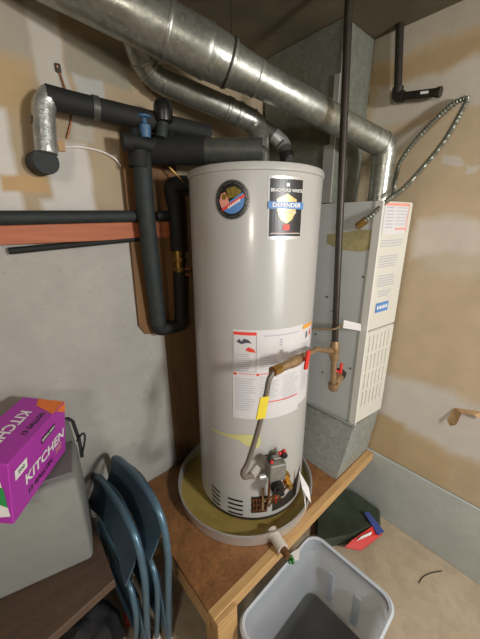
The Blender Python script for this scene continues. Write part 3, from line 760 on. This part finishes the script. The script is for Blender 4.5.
# connector to the right
c0 = Vector((0.1551, 0.1009, 1.6603)); c1 = Vector((0.2231, 0.0434, 1.6017)); c2 = Vector((0.2206, 0.0040, 1.5056))
cc_ = thing('tank_connector', 'short taped water connector bending down beside the flue on the tank top', 'pipe', c1)
run(cc_, 'taped_bend', [c0, c1, c2], .027, 'tapegrey', .04, 14, c1)
run(cc_, 'foil_wrap', [c0.lerp(c1, .55), c1-Vector((0, 0, .006)), c1.lerp(c2, .25)], .0295, 'foil', .03, 14, c1)
run(cc_, 'black_end', [c1.lerp(c2, .45), c2-Vector((0, 0, .03))], .030, 'blackp', .03, 14, c1)
# upright pipe with U-turn
u0 = Vector((-0.3072, 0.2620, 1.6274)); u1 = Vector((-0.3159, 0.2620, 1.3131)); u2 = Vector((-0.2957, 0.2900, 0.8260)); u3 = Vector((-0.1824, 0.2900, 0.8230)); u4 = Vector((-0.1727, 0.2900, 1.0727)); u5 = Vector((-0.1688, 0.2900, 1.3546)); u6 = Vector((-0.1832, 0.2900, 1.4045))
up_ = thing('return_pipe', 'black foam-wrapped upright pipe making a U-turn low on the brown board', 'pipe', u2)
run(up_, 'long_sleeve', [u0, u1, u2+Vector((0, 0, .03))], .034, 'foam2', .1, 18, u2)
run(up_, 'u_bend', [u2+Vector((0, 0, .04)), u2, u3, u3+Vector((0, 0, .04))], .029, 'foam', .04, 16, u2)
run(up_, 'short_sleeve', [u3+Vector((0, 0, .035)), u4], .026, 'foam', .04, 16, u2)
run(up_, 'brass_union', [u4-Vector((0, 0, .01)), u4.lerp(u5, .42)], .017, 'brass', .04, 12, u2)
for t in (.05, .2, .38):
    bm = bmesh.new(); lathe(bm, [(.015, -.007), (.023, -.007), (.023, .007), (.015, .007)], 8, mtx=frame(u4.lerp(u5, t)-u2, u5-u4), close=True)
    obj('union_nut', bm, 'brass', up_)
run(up_, 'upper_sleeve', [u4.lerp(u5, .34), u5+Vector((0, 0, .012))], .030, 'foam', .04, 16, u2)
run(up_, 'top_elbow', [u5, u6+Vector((.0, 0, .02)), u6+Vector((.045, -.01, .035)), u6+Vector((.10, -.03, .03))], .033, 'foam', .03, 16, u2)
bm = bmesh.new()
for k in range(2): tube(bm, [u4-u2+Vector((.03, 0, -.01+.02*k)), u4-u2+Vector((.055, -.01, -.02+.03*k))], .008, 8)
obj('drain_cock', bm, 'copper', up_)
# wall pipes
h0 = Vector((-0.7683, 0.3000, 1.3021)); h1 = Vector((-0.2985, 0.3000, 1.3103)); hd = (h1-h0).normalized()
o3 = h1
wp = thing('wall_pipe', 'black foam-wrapped pipe running level along the left wall above the reddish board', 'pipe', h1)
run(wp, 'foam_sleeve', [h0-hd*1.2, h1-hd*.035], .0215, 'foam2', org=h1)
run(wp, 'foam_sleeve', [Vector((h1.x+.045, .300, h1.z)), Vector((u5.x-.035, .296, h1.z+.004))], .018, 'foam', org=h1)
l0 = Vector((-0.7344, 0.3250, 1.2036)); l1 = Vector((-0.3482, 0.3250, 1.2223)); ld = (l1-l0).normalized()
bm = bmesh.new(); tube(bm, [l0-ld*.03-l1, Vector((0, 0, 0)), Vector((.10, 0, .004))], .011, 10)
lp = obj('thin_wall_pipe', bm, 'foam', None, True); lp.location = l1
tag(lp, 'thin dark pipe running under the lower edge of the reddish board', 'pipe')

# tee cluster, valves above the upright pipe
v_ = Vector((-0.3096, 0.2150, 1.5989))
va = thing('shutoff_valve', 'blue-painted water shut-off valve above the tangle of black pipes', 'valve', v_)
bm = bmesh.new(); lathe(bm, [(.016, -.03), (.020, -.01), (.020, .008), (.010, .014), (.008, .030)], 14); obj('valve_body', bm, 'bluep', va, True)
bm = bmesh.new()
for k in range(5):
    a = 2*PI*k/5; tube(bm, [Vector((0, 0, .030)), Vector((.020*math.cos(a), .020*math.sin(a), .034))], .005, 8)
ring = [Vector((.021*math.cos(2*PI*k/20), .021*math.sin(2*PI*k/20), .034)) for k in range(21)]
tube(bm, ring, .004, 8); obj('handwheel', bm, 'bluep', va, True)
k0 = Vector((-0.2588, 0.2000, 1.5731)); k1 = Vector((-0.2422, 0.2000, 1.6624))
kn = thing('capped_riser', 'short grey-green pipe riser with a round black foam cap under the flue', 'pipe', k0)
run(kn, 'riser_sleeve', [k0, k1-Vector((0, 0, .02))], .021, 'foam2', org=k0)
bm = bmesh.new(); lathe(bm, [(.020, -.042), (.031, -.036), (.034, -.01), (.032, .016), (.022, .030), (.008, .034)], 18, c=k1-k0); obj('foam_cap', bm, 'blackp', kn, True)
bm = bmesh.new()
tube(bm, [Vector((-0.3671, 0.2350, 1.5572)), Vector((-0.2867, 0.2350, 1.5497)), Vector((-0.1962, 0.2300, 1.5878))], .024, 14)
tube(bm, [Vector((-0.3179, 0.2620, 1.5370)), Vector((-0.3249, 0.2620, 1.4771))], .038, 16)
tube(bm, [Vector((-0.3867, 0.2400, 1.5522)), Vector((-0.3534, 0.2350, 1.5530))], .028, 14)
o = obj('pipe_tee', bm, 'foam', None, True); tag(o, 'lumpy black-wrapped pipe tee where the upright and level pipes meet', 'pipe')

# small wires on the left wall
def wire(name, pts, r_, m__, label):
    pts = smooth_pts(pts, 6); p0 = pts[0]
    bm = bmesh.new(); tube(bm, [p-p0 for p in pts], r_, 6); o = obj(name, bm, m__, None, True); o.location = p0; tag(o, label, 'wire'); return o
wire('hanging_wire', [(-0.5255, 0.3480, 1.7617), (-0.5199, 0.3500, 1.7425), (-0.5118, 0.3450, 1.6941), (-0.5058, 0.3450, 1.6590), (-0.5087, 0.3500, 1.6164), (-0.5309, 0.3480, 1.5594)], .003, 'copper', 'thin brown wire hanging on the left wall behind the insulated pipe')
wire('white_cable', [(-0.5444, 0.3500, 1.5309), (-0.4933, 0.3500, 1.5378), (-0.4269, 0.3500, 1.5337), (-0.3809, 0.3450, 1.5155), (-0.3580, 0.3450, 1.4909)], .0035, 'pvc', 'thin white cable curving right from the small wall clip')
wire('control_wire', [(-0.1994, 0.2700, 1.4973), (-0.1716, 0.2600, 1.4698), (-0.1431, 0.2500, 1.4377), (-0.0936, 0.2700, 1.4077)], .003, 'brass', 'thin brassy wire curling behind the tank top left side')
bm = bmesh.new(); c = Vector((-0.5536, 0.3480, 1.5324)); box(bm, c-Vector((.011, .007, .016)), c+Vector((.011, .006, .016)), .002)
tag(obj('wall_clip', bm, 'kraft'), 'small beige clip on the left wall beside the silver pipe', 'clip')
bm = bmesh.new(); c = Vector((-0.5230, 0.3500, 1.7577)); box(bm, c-Vector((.008, .004, .012)), c+Vector((.008, .004, .012)), .002)
tag(obj('wall_hook', bm, 'iron'), 'tiny dark metal hook high on the left wall holding the brown wire', 'hook')

# ------------------------------------------------------------------ L pipe and armoured cable on the right
q0 = Vector((0.6280, -0.2033, 2.0346)); q1 = Vector((0.6280, -0.2291, 1.7794)); q2 = Vector((0.6280, -0.3927, 1.7537))
lpz = thing('elbow_pipe', 'dark L-shaped iron pipe hanging from the ceiling before the right wall', 'pipe', q1)
bm = bmesh.new(); tube(bm, [Vector((q1.x, q0.y+.0, CE-.003))-q1, q0-q1, Vector((0, 0, .02))], .0155, 12); obj('drop', bm, 'iron', lpz, True)
bm = bmesh.new(); tube(bm, fillet([Vector((0, 0, .035)), Vector((0, 0, 0)), (q2-q1)*.16], .02, 5), .022, 12); obj('elbow', bm, 'iron', lpz, True)
bm = bmesh.new(); tube(bm, [(q2-q1)*.10, (q2-q1)], .0155, 12); tube(bm, [(q2-q1)*.93, (q2-q1)*1.02], .019, 12); obj('arm', bm, 'iron', lpz, True)
flat('pipe_tape', 'white', lpz, lambda b: sub_rect(b, .60, .78, -.004, .005, lambda u, v: (q2-q1)*u + Vector((-.0165, 0, v))))

cpts = [(0.4000, -0.2524, 1.2792), (0.3950, -0.2943, 1.3060), (0.4400, -0.3310, 1.3624), (0.5000, -0.3621, 1.4077), (0.5500, -0.4088, 1.4900), (0.5900, -0.4512, 1.5748), (0.6200, -0.4767, 1.6602), (0.6350, -0.4866, 1.7053), (0.6380, -0.4722, 1.7127), (0.6350, -0.4337, 1.6991), (0.6200, -0.3788, 1.6446), (0.6000, -0.3293, 1.5797), (0.5850, -0.2973, 1.5155), (0.5700, -0.2937, 1.4411), (0.5500, -0.3061, 1.3837)]
cs = smooth_pts(cpts, 22)
def ribs(i, Lz): return .0092 + .0022*math.cos(Lz*2*PI/.011)
# resample densely so that the ribs read
dense = []
for a, b in zip(cs, cs[1:]):
    n = max(1, int((b-a).length/.0028))
    for k in range(n): dense.append(a.lerp(b, k/n))
bm = bmesh.new(); c0_ = cs[0]; tube(bm, [p-c0_ for p in dense], .01, 10, rf=ribs)
o = obj('armoured_cable', bm, 'conduit', None, True); o.location = c0_
tag(o, 'ribbed steel armoured cable looping up from the furnace top corner', 'cable')
bm = bmesh.new(); tube(bm, [Vector((0.4020, -0.2355, 1.2631)), Vector((0.3980, -0.2699, 1.2870))], .016, 10)
o = obj('cable_connector', bm, 'brass', None, True); tag(o, 'small brass cable connector on the furnace side near its top', 'connector')

# torn paper flap
bm = bmesh.new()
a = [(0.6400, -0.6679, 0.3730), (0.6460, -0.6506, 0.3934), (0.6582, -0.6608, 0.4529), (0.6583, -0.6743, 0.4650), (0.6400, -0.6988, 0.4598), (0.6320, -0.6896, 0.3949)]
bm.faces.new([bm.verts.new(p) for p in a])
a = [(0.6582, -0.6672, 0.4615), (0.6582, -0.7210, 0.4783), (0.6582, -0.7620, 0.4892), (0.6450, -0.7703, 0.4593), (0.6400, -0.7407, 0.4714), (0.6420, -0.6916, 0.4551)]
bm.faces.new([bm.verts.new(p) for p in a])
r_ = bmesh.ops.extrude_face_region(bm, geom=bm.faces[:])
for v in r_['geom']:
    if isinstance(v, bmesh.types.BMVert): v.co += Vector((.0015, 0, 0))
tag(obj('torn_paper_flap', bm, 'kraft'), 'curled flap of torn brown drywall paper on the right wall', 'paper')

# ------------------------------------------------------------------ bench, bag, box
bz = .12
bn = thing('bench', 'dark old wooden plank bench under the grey bag at the left', 'bench', (-.95, .1, FL))
pk = [Vector((-.724, -.082, bz)), Vector((-.712, .18, bz)), Vector((-.704, .335, bz)), Vector((-1.9, .335, bz)), Vector((-1.9, -.235, bz))]
bm = bmesh.new(); quadbox(bm, [p-Vector((-.95, .1, FL)) for p in pk], (0, 0, -.035)); bmesh.ops.bevel(bm, geom=bm.edges[:], offset=.003, segments=1, affect='EDGES'); obj('plank', bm, 'plank', bn)
for (x, y) in ((-.80, .28), (-1.10, .02), (-1.75, .28), (-1.75, -.12)):
    bm = bmesh.new(); box(bm, (x+.95-.03, y-.1-.03, .001), (x+.95+.03, y-.1+.03, bz-FL-.0355), .003); obj('leg', bm, 'plank', bn)
bg = thing('storage_bag', 'boxy grey fabric storage bag with black strap standing on the bench', 'bag', (-.756, .036, bz+.001))
tb = math.atan2(.067, -.269)
bx_ = Vector((-.269, .067, 0)).normalized(); by_ = Vector((.067, .269, 0)).normalized()
mb = Matrix((bx_, by_, Vector((0, 0, 1)))).transposed().to_4x4()
hb = .370
LB, DB = .38, .215
bm = bmesh.new(); vs = box(bm, (0, 0, 0), (LB, DB, hb), .018, None, 3)
for v in bm.verts:
    t = v.co.z/hb
    v.co.x += -.004*math.sin(t*PI) ; v.co.y -= .008*math.sin(PI*t)*math.sin(PI*min(max(v.co.x/LB, 0), 1))
    v.co = mb @ v.co
obj('body', bm, 'bag', bg, True)
bm = bmesh.new(); quadbox(bm, [mb @ Vector(p) for p in ((.012, .03, hb-.004), (LB-.02, .03, hb-.004), (LB-.02, DB-.01, hb-.004), (.012, DB-.01, hb-.004))], (0, 0, .012)); obj('lid', bm, 'bag2', bg)
# back flap standing up behind the box
bm = bmesh.new(); bq = [mb @ Vector(p) for p in ((.004, DB-.014, hb-.012), (LB-.02, DB-.014, hb-.012), (LB-.02, DB-.004, hb+.10), (.012, DB-.004, hb+.10))]
quadbox(bm, bq, mb @ Vector((0, .012, 0))); obj('back_flap', bm, 'bag2', bg)
bm = bmesh.new()
sp = [mb @ Vector(p) for p in ((.018, DB-.010, hb+.108), (.003, DB-.013, hb+.09), (-.006, DB-.022, hb+.01), (-.007, DB-.05, hb-.05))]
for a, b in zip(sp, sp[1:]): quadbox(bm, [a+Vector((0, 0, .0)), a+Vector((.012, 0, 0)), b+Vector((.012, 0, 0)), b], (0, -.006, 0))
obj('strap', bm, 'strap', bg)
bm = bmesh.new(); lpp = smooth_pts([mb @ Vector(p) for p in ((-.006, DB-.03, hb+.01), (-.028, DB-.035, hb+.04), (-.034, DB-.04, hb+.02), (-.012, DB-.05, hb-.05))], 5)
tube(bm, lpp, .004, 6); obj('pull_loop', bm, 'strap', bg, True)

# purple box
B1 = Vector((-.927, -.036, .507)); B2 = Vector((-.745, .188, .507))
e1 = (B2-B1); LBX = e1.length*.97; e1.normalize(); e2 = Vector((.026, -.024, .203)); HB = e2.length; e2.normalize(); e3 = e1.cross(e2)
if e3.y < 0: e3 = -e3
WB = .135
kb = thing('trash_bag_box', 'purple cardboard carton lettered KITCHEN lying on the grey bag', 'box', B1)
def KB(u, v, w): return e1*u + e2*v + e3*w
bm = bmesh.new(); quadbox(bm, [KB(0, 0, 0), KB(LBX, 0, 0), KB(LBX, HB, 0), KB(0, HB, 0)], e3*WB)
bmesh.ops.bevel(bm, geom=bm.edges[:], offset=.002, segments=1, affect='EDGES'); obj('carton', bm, 'purple', kb)
F = lambda dd=.001: (lambda u, v: KB(u, v, -dd))             # long face
T_ = lambda dd=.001: (lambda u, w: KB(u, HB+dd, w))          # top
En = lambda dd=.001: (lambda w, v: KB(-dd, v, WB-w))         # left end (u right in view = from back to front)
flat('front_lettering', 'white', kb, lambda b: text_into(b, 'KITCHEN', .050, LBX*.58, HB*.44, F(), .0012, 1.0, 0))
flat('front_small_lettering', 'black', kb, lambda b: text_into(b, '13 GALLON', .024, LBX*.46, HB*.20, F(), .001))
flat('front_mark', 'pale_red', kb, lambda b: [sub_rect(b, LBX*.76, LBX*.90, HB*.28, HB*.31, F()), sub_rect(b, LBX*.76, LBX*.88, HB*.22, HB*.25, F())])
flat('brand_patch', 'black', kb, lambda b: sub_rect(b, LBX*.50, LBX*.76, HB*.72, HB*.82, F()))
flat('brand_patch_lettering', 'white', kb, lambda b: text_into(b, 'KIRKLAND', .014, LBX*.63, HB*.77, F(.0018), .0003))
flat('count_patch', 'white', kb, lambda b: sub_rect(b, LBX*.07, LBX*.25, HB*.64, HB*.80, F()))
flat('count_patch_lettering', 'print_dark', kb, lambda b: [text_into(b, '200', .018, LBX*.16, HB*.72, F(.0018), .0003)])
flat('corner_flash', 'orangec', kb, lambda b: poly(b, [(LBX*.80, HB-.001), (LBX-.002, HB*.80), (LBX-.002, HB-.001)], F()))
flat('top_flash', 'orangec', kb, lambda b: poly(b, [(LBX*.74, .001), (LBX-.002, .001), (LBX-.002, .085), (LBX*.86, .07)], T_()))
flat('top_lettering', 'white', kb, lambda b: text_into(b, 'KITCHEN', .044, LBX*.42, WB*.60, T_(), .001, 1.0, PI))
flat('top_small_lettering', 'black', kb, lambda b: text_into(b, '13 GALLON', .020, LBX*.56, WB*.22, T_(), .0008, 1, 0))
flat('end_panel', 'white', kb, lambda b: poly(b, [(WB*.15, .006), (WB*.96, .03), (WB*.80, HB*.86), (WB*.35, HB*.92)], En()))
flat('end_green', 'greenc', kb, lambda b: poly(b, [(WB*.75, HB*.35), (WB*.93, HB*.30), (WB*.88, HB*.62), (WB*.72, HB*.65)], En(.002)))
flat('end_dark', 'purple2', kb, lambda b: poly(b, [(WB*.0, HB*.93), (WB*.30, HB*.7), (WB*.10, HB*.3), (0, HB*.2)], En()))

# ------------------------------------------------------------------ folded chairs
def chair(xo, dy, dzv, label, rz=0):
    t = thing('folding_chair', label, 'chair', (xo, 0+dy, FL+.001), (0, 0, 0), 'folded steel chairs')
    z0 = -FL-.001
    def Pp(y, z, dx=0): return Vector((dx, y, z+z0+dzv))
    bot = .012-z0-dzv
    back = [Pp(-.10, bot), Pp(-.17, .05), Pp(-.195, .20), Pp(-.19, .33), Pp(-.15, .392), Pp(-.06, .41), Pp(.10, .378), Pp(.22, .335), Pp(.29, .27), Pp(.305, .15), Pp(.29, -.1), Pp(.25, bot)]
    bm = bmesh.new(); tube(bm, smooth_pts(back, 6), .0125, 12); obj('back_frame', bm, 'chair', t, True)
    bm = bmesh.new(); front = [Pp(-.06, bot, -.035), Pp(-.13, -.08, -.035), Pp(-.15, .06, -.035), Pp(-.10, .13, -.032), Pp(.10, .12, -.032), Pp(.23, .10, -.035), Pp(.26, .0, -.035), Pp(.22, bot, -.035)]
    tube(bm, smooth_pts(front, 6), .011, 12); obj('front_frame', bm, 'chair', t, True)
    # back panel: curved sheet
    bm = bmesh.new(); n = 10; g1 = []
    for i in range(n+1):
        s = i/n; y = -.175 + .445*s; top = .385 - .10*abs(s-.35)**1.4*2 ; 
        if s > .35: top = .385 - .075*((s-.35)/.65)**1.2
        zt2 = top; zb2 = top-.13
        dx = .022*math.sin(PI*s)
        g1.append([Pp(y, zb2, dx-.060), Pp(y, (zb2+zt2)/2, dx-.022), Pp(y, zt2, dx)])
    lay = []
    for off in (0, .006):
        lay.append([[bm.verts.new(p+Vector((off, 0, 0))) for p in r2] for r2 in g1])
    for L_ in lay:
        for i in range(n):
            for j in range(2): bm.faces.new((L_[i][j], L_[i+1][j], L_[i+1][j+1], L_[i][j+1]))
    for i in range(n):
        for j in (0, 2): bm.faces.new((lay[0][i][j], lay[0][i+1][j], lay[1][i+1][j], lay[1][i][j]))
    for i in (0, n):
        for j in range(2): bm.faces.new((lay[0][i][j], lay[0][i][j+1], lay[1][i][j+1], lay[1][i][j]))
    obj('backrest', bm, 'chairpad', t, True)
    # seat folded flat
    bm = bmesh.new(); vs = box(bm, (-.022, -.135, -.30+z0+dzv), (-.008, .235, .05+z0+dzv), .006, None, 2); obj('seat', bm, 'chairpad', t, True)
    bm = bmesh.new(); tube(bm, [Pp(-.115, -.24), Pp(.27, -.24)], .009, 10); obj('crossbar', bm, 'chair', t, True)
    bm = bmesh.new(); tube(bm, [Pp(-.11, -.16, -.035), Pp(.24, -.16, -.035)], .009, 10); obj('crossbar', bm, 'chair', t, True)
    for (y, dx) in ((-.10, 0), (.25, 0), (-.06, -.035), (.22, -.035)):
        bm = bmesh.new(); lathe(bm, [(.013, 0), (.016, .002), (.015, .022), (.0128, .03)], 12, c=(dx, y, 0)); obj('foot_cap', bm, 'pvc', t, True)
    return t
chair(-.575, 0, 0, 'blue-grey folded steel chair nearer the wooden platform, the taller hoop')
c2_ = chair(-.648, .045, -.085, 'blue-grey folded steel chair nearer the grey bag, the lower hoop')
bm = bmesh.new(); tube(bm, smooth_pts([Vector((-.690, .30, .20)), Vector((-.690, .30, .40)), Vector((-.685, .27, .44)), Vector((-.68, .22, .40))], 5), .010, 10)
bm.free()

# dark lump added to deepen the shade under the bench, plus a small red item
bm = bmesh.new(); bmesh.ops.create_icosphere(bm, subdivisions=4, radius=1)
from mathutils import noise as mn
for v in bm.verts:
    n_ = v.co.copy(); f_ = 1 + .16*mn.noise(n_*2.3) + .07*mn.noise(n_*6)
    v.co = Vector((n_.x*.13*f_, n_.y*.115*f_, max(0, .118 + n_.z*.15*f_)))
db = obj('shade_filler', bm, 'strap', None, True); db.location = (-.845, .04, FL+.002)
tag(db, 'dark bundle on the floor in the shade below the front edge of the bench', 'filler')
bm = bmesh.new(); lathe(bm, [(.014, 0), (.018, .003), (.018, .05), (.010, .060), (.010, .078)], 14)
rb = obj('red_bottle', bm, 'redp', None, True); rb.location = (-.675, .075, FL+.002)
tag(rb, 'small red bottle on the floor below the end of the bench', 'bottle')

# ------------------------------------------------------------------ tote
tz = -.10; hT = tz-FL
tc = Vector((-.175, -.545, FL+.002))
to = thing('storage_tote', 'large open translucent plastic tote on the floor beside the platform', 'storage box', tc)
ang = RA(1.5)
def rrect(hx, hy, r_, z, n=6):
    out = []
    for (sx, sy, a0) in ((1, 1, 0), (-1, 1, PI/2), (-1, -1, PI), (1, -1, 3*PI/2)):
        for k in range(n+1):
            a = a0 + PI/2*k/n; x = sx*(hx-r_) + r_*math.cos(a); y = sy*(hy-r_) + r_*math.sin(a)
            out.append(Vector((x*math.cos(ang)-y*math.sin(ang), x*math.sin(ang)+y*math.cos(ang), z)))
    return out
def loft(bm, secs, cap0=True, cap1=False):
    R_ = [[bm.verts.new(p) for p in s] for s in secs]
    for a, b in zip(R_, R_[1:]):
        n = len(a)
        for k in range(n): bm.faces.new((a[k], a[(k+1) % n], b[(k+1) % n], b[k]))
    if cap0: bm.faces.new(R_[0][::-1])
    if cap1: bm.faces.new(R_[-1])
hx, hy = .238, .182
bm = bmesh.new()
secs = [rrect(hx-.045, hy-.040, .035, .006), rrect(hx-.035, hy-.030, .045, .0), rrect(hx-.032, hy-.028, .045, .012)]
secs += [rrect(hx-.012, hy-.010, .050, hT-.075), rrect(hx-.004, hy-.003, .052, hT-.068), rrect(hx, hy, .055, hT-.004)]
inner = [rrect(hx-.0025, hy-.0025, .053, hT-.004), rrect(hx-.0065, hy-.0055, .05, hT-.067), rrect(hx-.0145, hy-.0125, .048, hT-.077), rrect(hx-.0345, hy-.0305, .043, .014), rrect(hx-.045, hy-.040, .035, .009)]
secs = secs[1:]
loft(bm, secs+inner[:-1], False, False)
obj('tub', bm, 'tote', to, True)
bm = bmesh.new(); loft(bm, [rrect(hx-.0365, hy-.032, .042, .004), rrect(hx-.0365, hy-.032, .042, .008)], True, True); obj('base', bm, 'tote_base', to)
bm = bmesh.new()
loft(bm, [rrect(hx-.002, hy-.002, .053, hT-.022), rrect(hx+.012, hy+.012, .062, hT-.022), rrect(hx+.014, hy+.014, .064, hT-.002), rrect(hx+.006, hy+.006, .058, hT+.004), rrect(hx-.003, hy-.003, .052, hT)], False, False)
obj('rim', bm, 'tote_rim', to, True)
for (x, y0, y1) in ((hx-.004, -.10, -.02), (hx-.004, .03, .11)):
    pass
bm = bmesh.new()
for k in range(2):
    y = -.06 + .12*k
    for z0, z1 in ((.03, hT-.09),):
        box(bm, (hx-.032, y-.016, z0), (hx-.022, y+.016, z1), .006, Matrix.Rotation(ang, 4, 'Z'))
obj('wall_rib', bm, 'tote', to)
# green hose end on a white tag on the tote rim
gp = Vector((-0.1201, -0.3713, -0.0850)); 
gt = thing('hose_nozzle', 'small green plastic knob with a white tab on the tote corner', 'nozzle', gp)
bm = bmesh.new()
for k in range(9):
    a = random.random()*6.28; r2 = .009*random.random()+.004
    bmesh.ops.create_icosphere(bm, subdivisions=1, radius=.0085, matrix=Matrix.Translation(Vector((r2*math.cos(a)*1.2, r2*math.sin(a)*1.2, .004+.010*random.random()))))
obj('knob', bm, 'greenp', gt)
bm = bmesh.new(); quadbox(bm, [Vector((-0.1165, -0.3414, -0.0920))-gp, Vector((-0.0427, -0.3592, -0.0900))-gp, Vector((-0.0847, -0.3864, -0.0920))-gp, Vector((-0.1246, -0.3593, -0.0940))-gp], (0, 0, .004)); obj('tab', bm, 'white', gt)

# ------------------------------------------------------------------ dark green bag on the floor
gb = thing('shopping_bag', 'dark green folded shopping bag with red panel lying on the floor by the footing', 'bag', (.45, -.35, FL+.001))
o4 = Vector((.45, -.35, 0))
outl = [(.20, -.29), (.40, -.16), (.60, -.20), (.645, -.27), (.640, -.44), (.565, -.478), (.36, -.40)]
bm = bmesh.new(); n = 14
import mathutils
def hbag(x, y): return .050 + .012*math.sin(14*x+3) * math.cos(17*y) + .02*max(0, (x-.4)/.25)
lo_ = [bm.verts.new(Vector((x, y, 0))-o4) for x, y in outl]
mi = [bm.verts.new(Vector((x, y, hbag(x, y)*.7))-o4) for x, y in outl]
cx_, cy_ = .46, -.34
hi_ = [bm.verts.new(Vector((cx_+(x-cx_)*.93, cy_+(y-cy_)*.93, hbag(x, y)))-o4) for x, y in outl]
in_ = [bm.verts.new(Vector((cx_+(x-cx_)*.5, cy_+(y-cy_)*.5, hbag(x*.7, y)*1.05))-o4) for x, y in outl]
bm.faces.new(lo_[::-1])
for A_, B_ in ((lo_, mi), (mi, hi_), (hi_, in_)):
    for k in range(7): bm.faces.new((A_[k], A_[(k+1) % 7], B_[(k+1) % 7], B_[k]))
bm.faces.new(in_)
obj('body', bm, 'dgreen', gb, True)
bm = bmesh.new(); rp = [Vector((0.2950, -0.4117, -0.3600)), Vector((0.3453, -0.4221, -0.3450)), Vector((0.5096, -0.4634, -0.3400)), Vector((0.5129, -0.5100, -0.3650)), Vector((0.3652, -0.4678, -0.3900))]
quadbox(bm, [Vector((p.x, p.y, p.z-FL))-o4 for p in rp], (0, 0, .006)); obj('red_panel', bm, 'redp', gb)
bm = bmesh.new(); wq = [Vector((0.3583, -0.4425, -0.3360)), Vector((0.3934, -0.4466, -0.3350)), Vector((0.4639, -0.4733, -0.3350)), Vector((0.4478, -0.4761, -0.3400))]
quadbox(bm, [Vector((p.x, p.y, p.z-FL))-o4 for p in wq], (0, 0, .003)); obj('white_lettering', bm, 'white', gb)
bm = bmesh.new(); sq = [Vector((0.5306, -0.3926, -0.3250)), Vector((0.5520, -0.4119, -0.3250)), Vector((0.5209, -0.5147, -0.3450)), Vector((0.4747, -0.5027, -0.3450))]
quadbox(bm, [Vector((p.x, p.y, p.z-FL))-o4 for p in sq], (0, 0, .005)); obj('blue_binding', bm, 'bluer', gb)

# bit of wire on the floor
wire('floor_wire', [(0.4410, -0.7276, -0.4015), (0.4840, -0.7312, -0.4015), (0.5332, -0.7515, -0.4015), (0.5844, -0.7854, -0.4015)], .002, 'iron', 'short piece of dark wire lying on the bare concrete floor')

# ------------------------------------------------------------------ lights
def area(name, loc, tgt, size, power, col, sy=None):
    l = bpy.data.lights.new(name, 'AREA'); l.energy = power; l.color = col; l.size = size
    if sy: l.shape = 'RECTANGLE'; l.size_y = sy
    o = bpy.data.objects.new(name, l); C.objects.link(o); o.location = loc
    o.rotation_euler = (Vector(tgt)-Vector(loc)).to_track_quat('-Z', 'Y').to_euler()
    return o
area('key_lamp', (-.10, -2.4, 1.5), (.2, 0, .5), .22, 38, (1, .98, .96))
area('warm_lamp', (-2.3, -2.0, 1.75), (.3, 0, .6), .3, 16, (1, .90, .80))
area('window_daylight', (.2, -4.4, .9), (0, 0, .6), 1.8, 40, (.95, .97, 1), 1.3)
w = bpy.data.worlds.new('W'); bpy.context.scene.world = w; w.use_nodes = True
w.node_tree.nodes['Background'].inputs[0].default_value = (.5, .5, .5, 1); w.node_tree.nodes['Background'].inputs[1].default_value = .3

# ------------------------------------------------------------------ camera
cam = bpy.data.cameras.new('camera'); co = bpy.data.objects.new('camera', cam); C.objects.link(co)
co.location = (-.86379, -.90146, 1.28348); co.rotation_euler = (1.2570839, .0092755, -.7274949)
cam.sensor_fit = 'VERTICAL'; cam.sensor_height = 24; cam.lens = 300.166*24/639; cam.clip_start = .02
bpy.context.scene.camera = co
vs_ = bpy.context.scene.view_settings
vs_.view_transform = 'Standard'; vs_.look = 'None'; vs_.gamma = 1; vs_.exposure = .1; vs_.use_curve_mapping = False
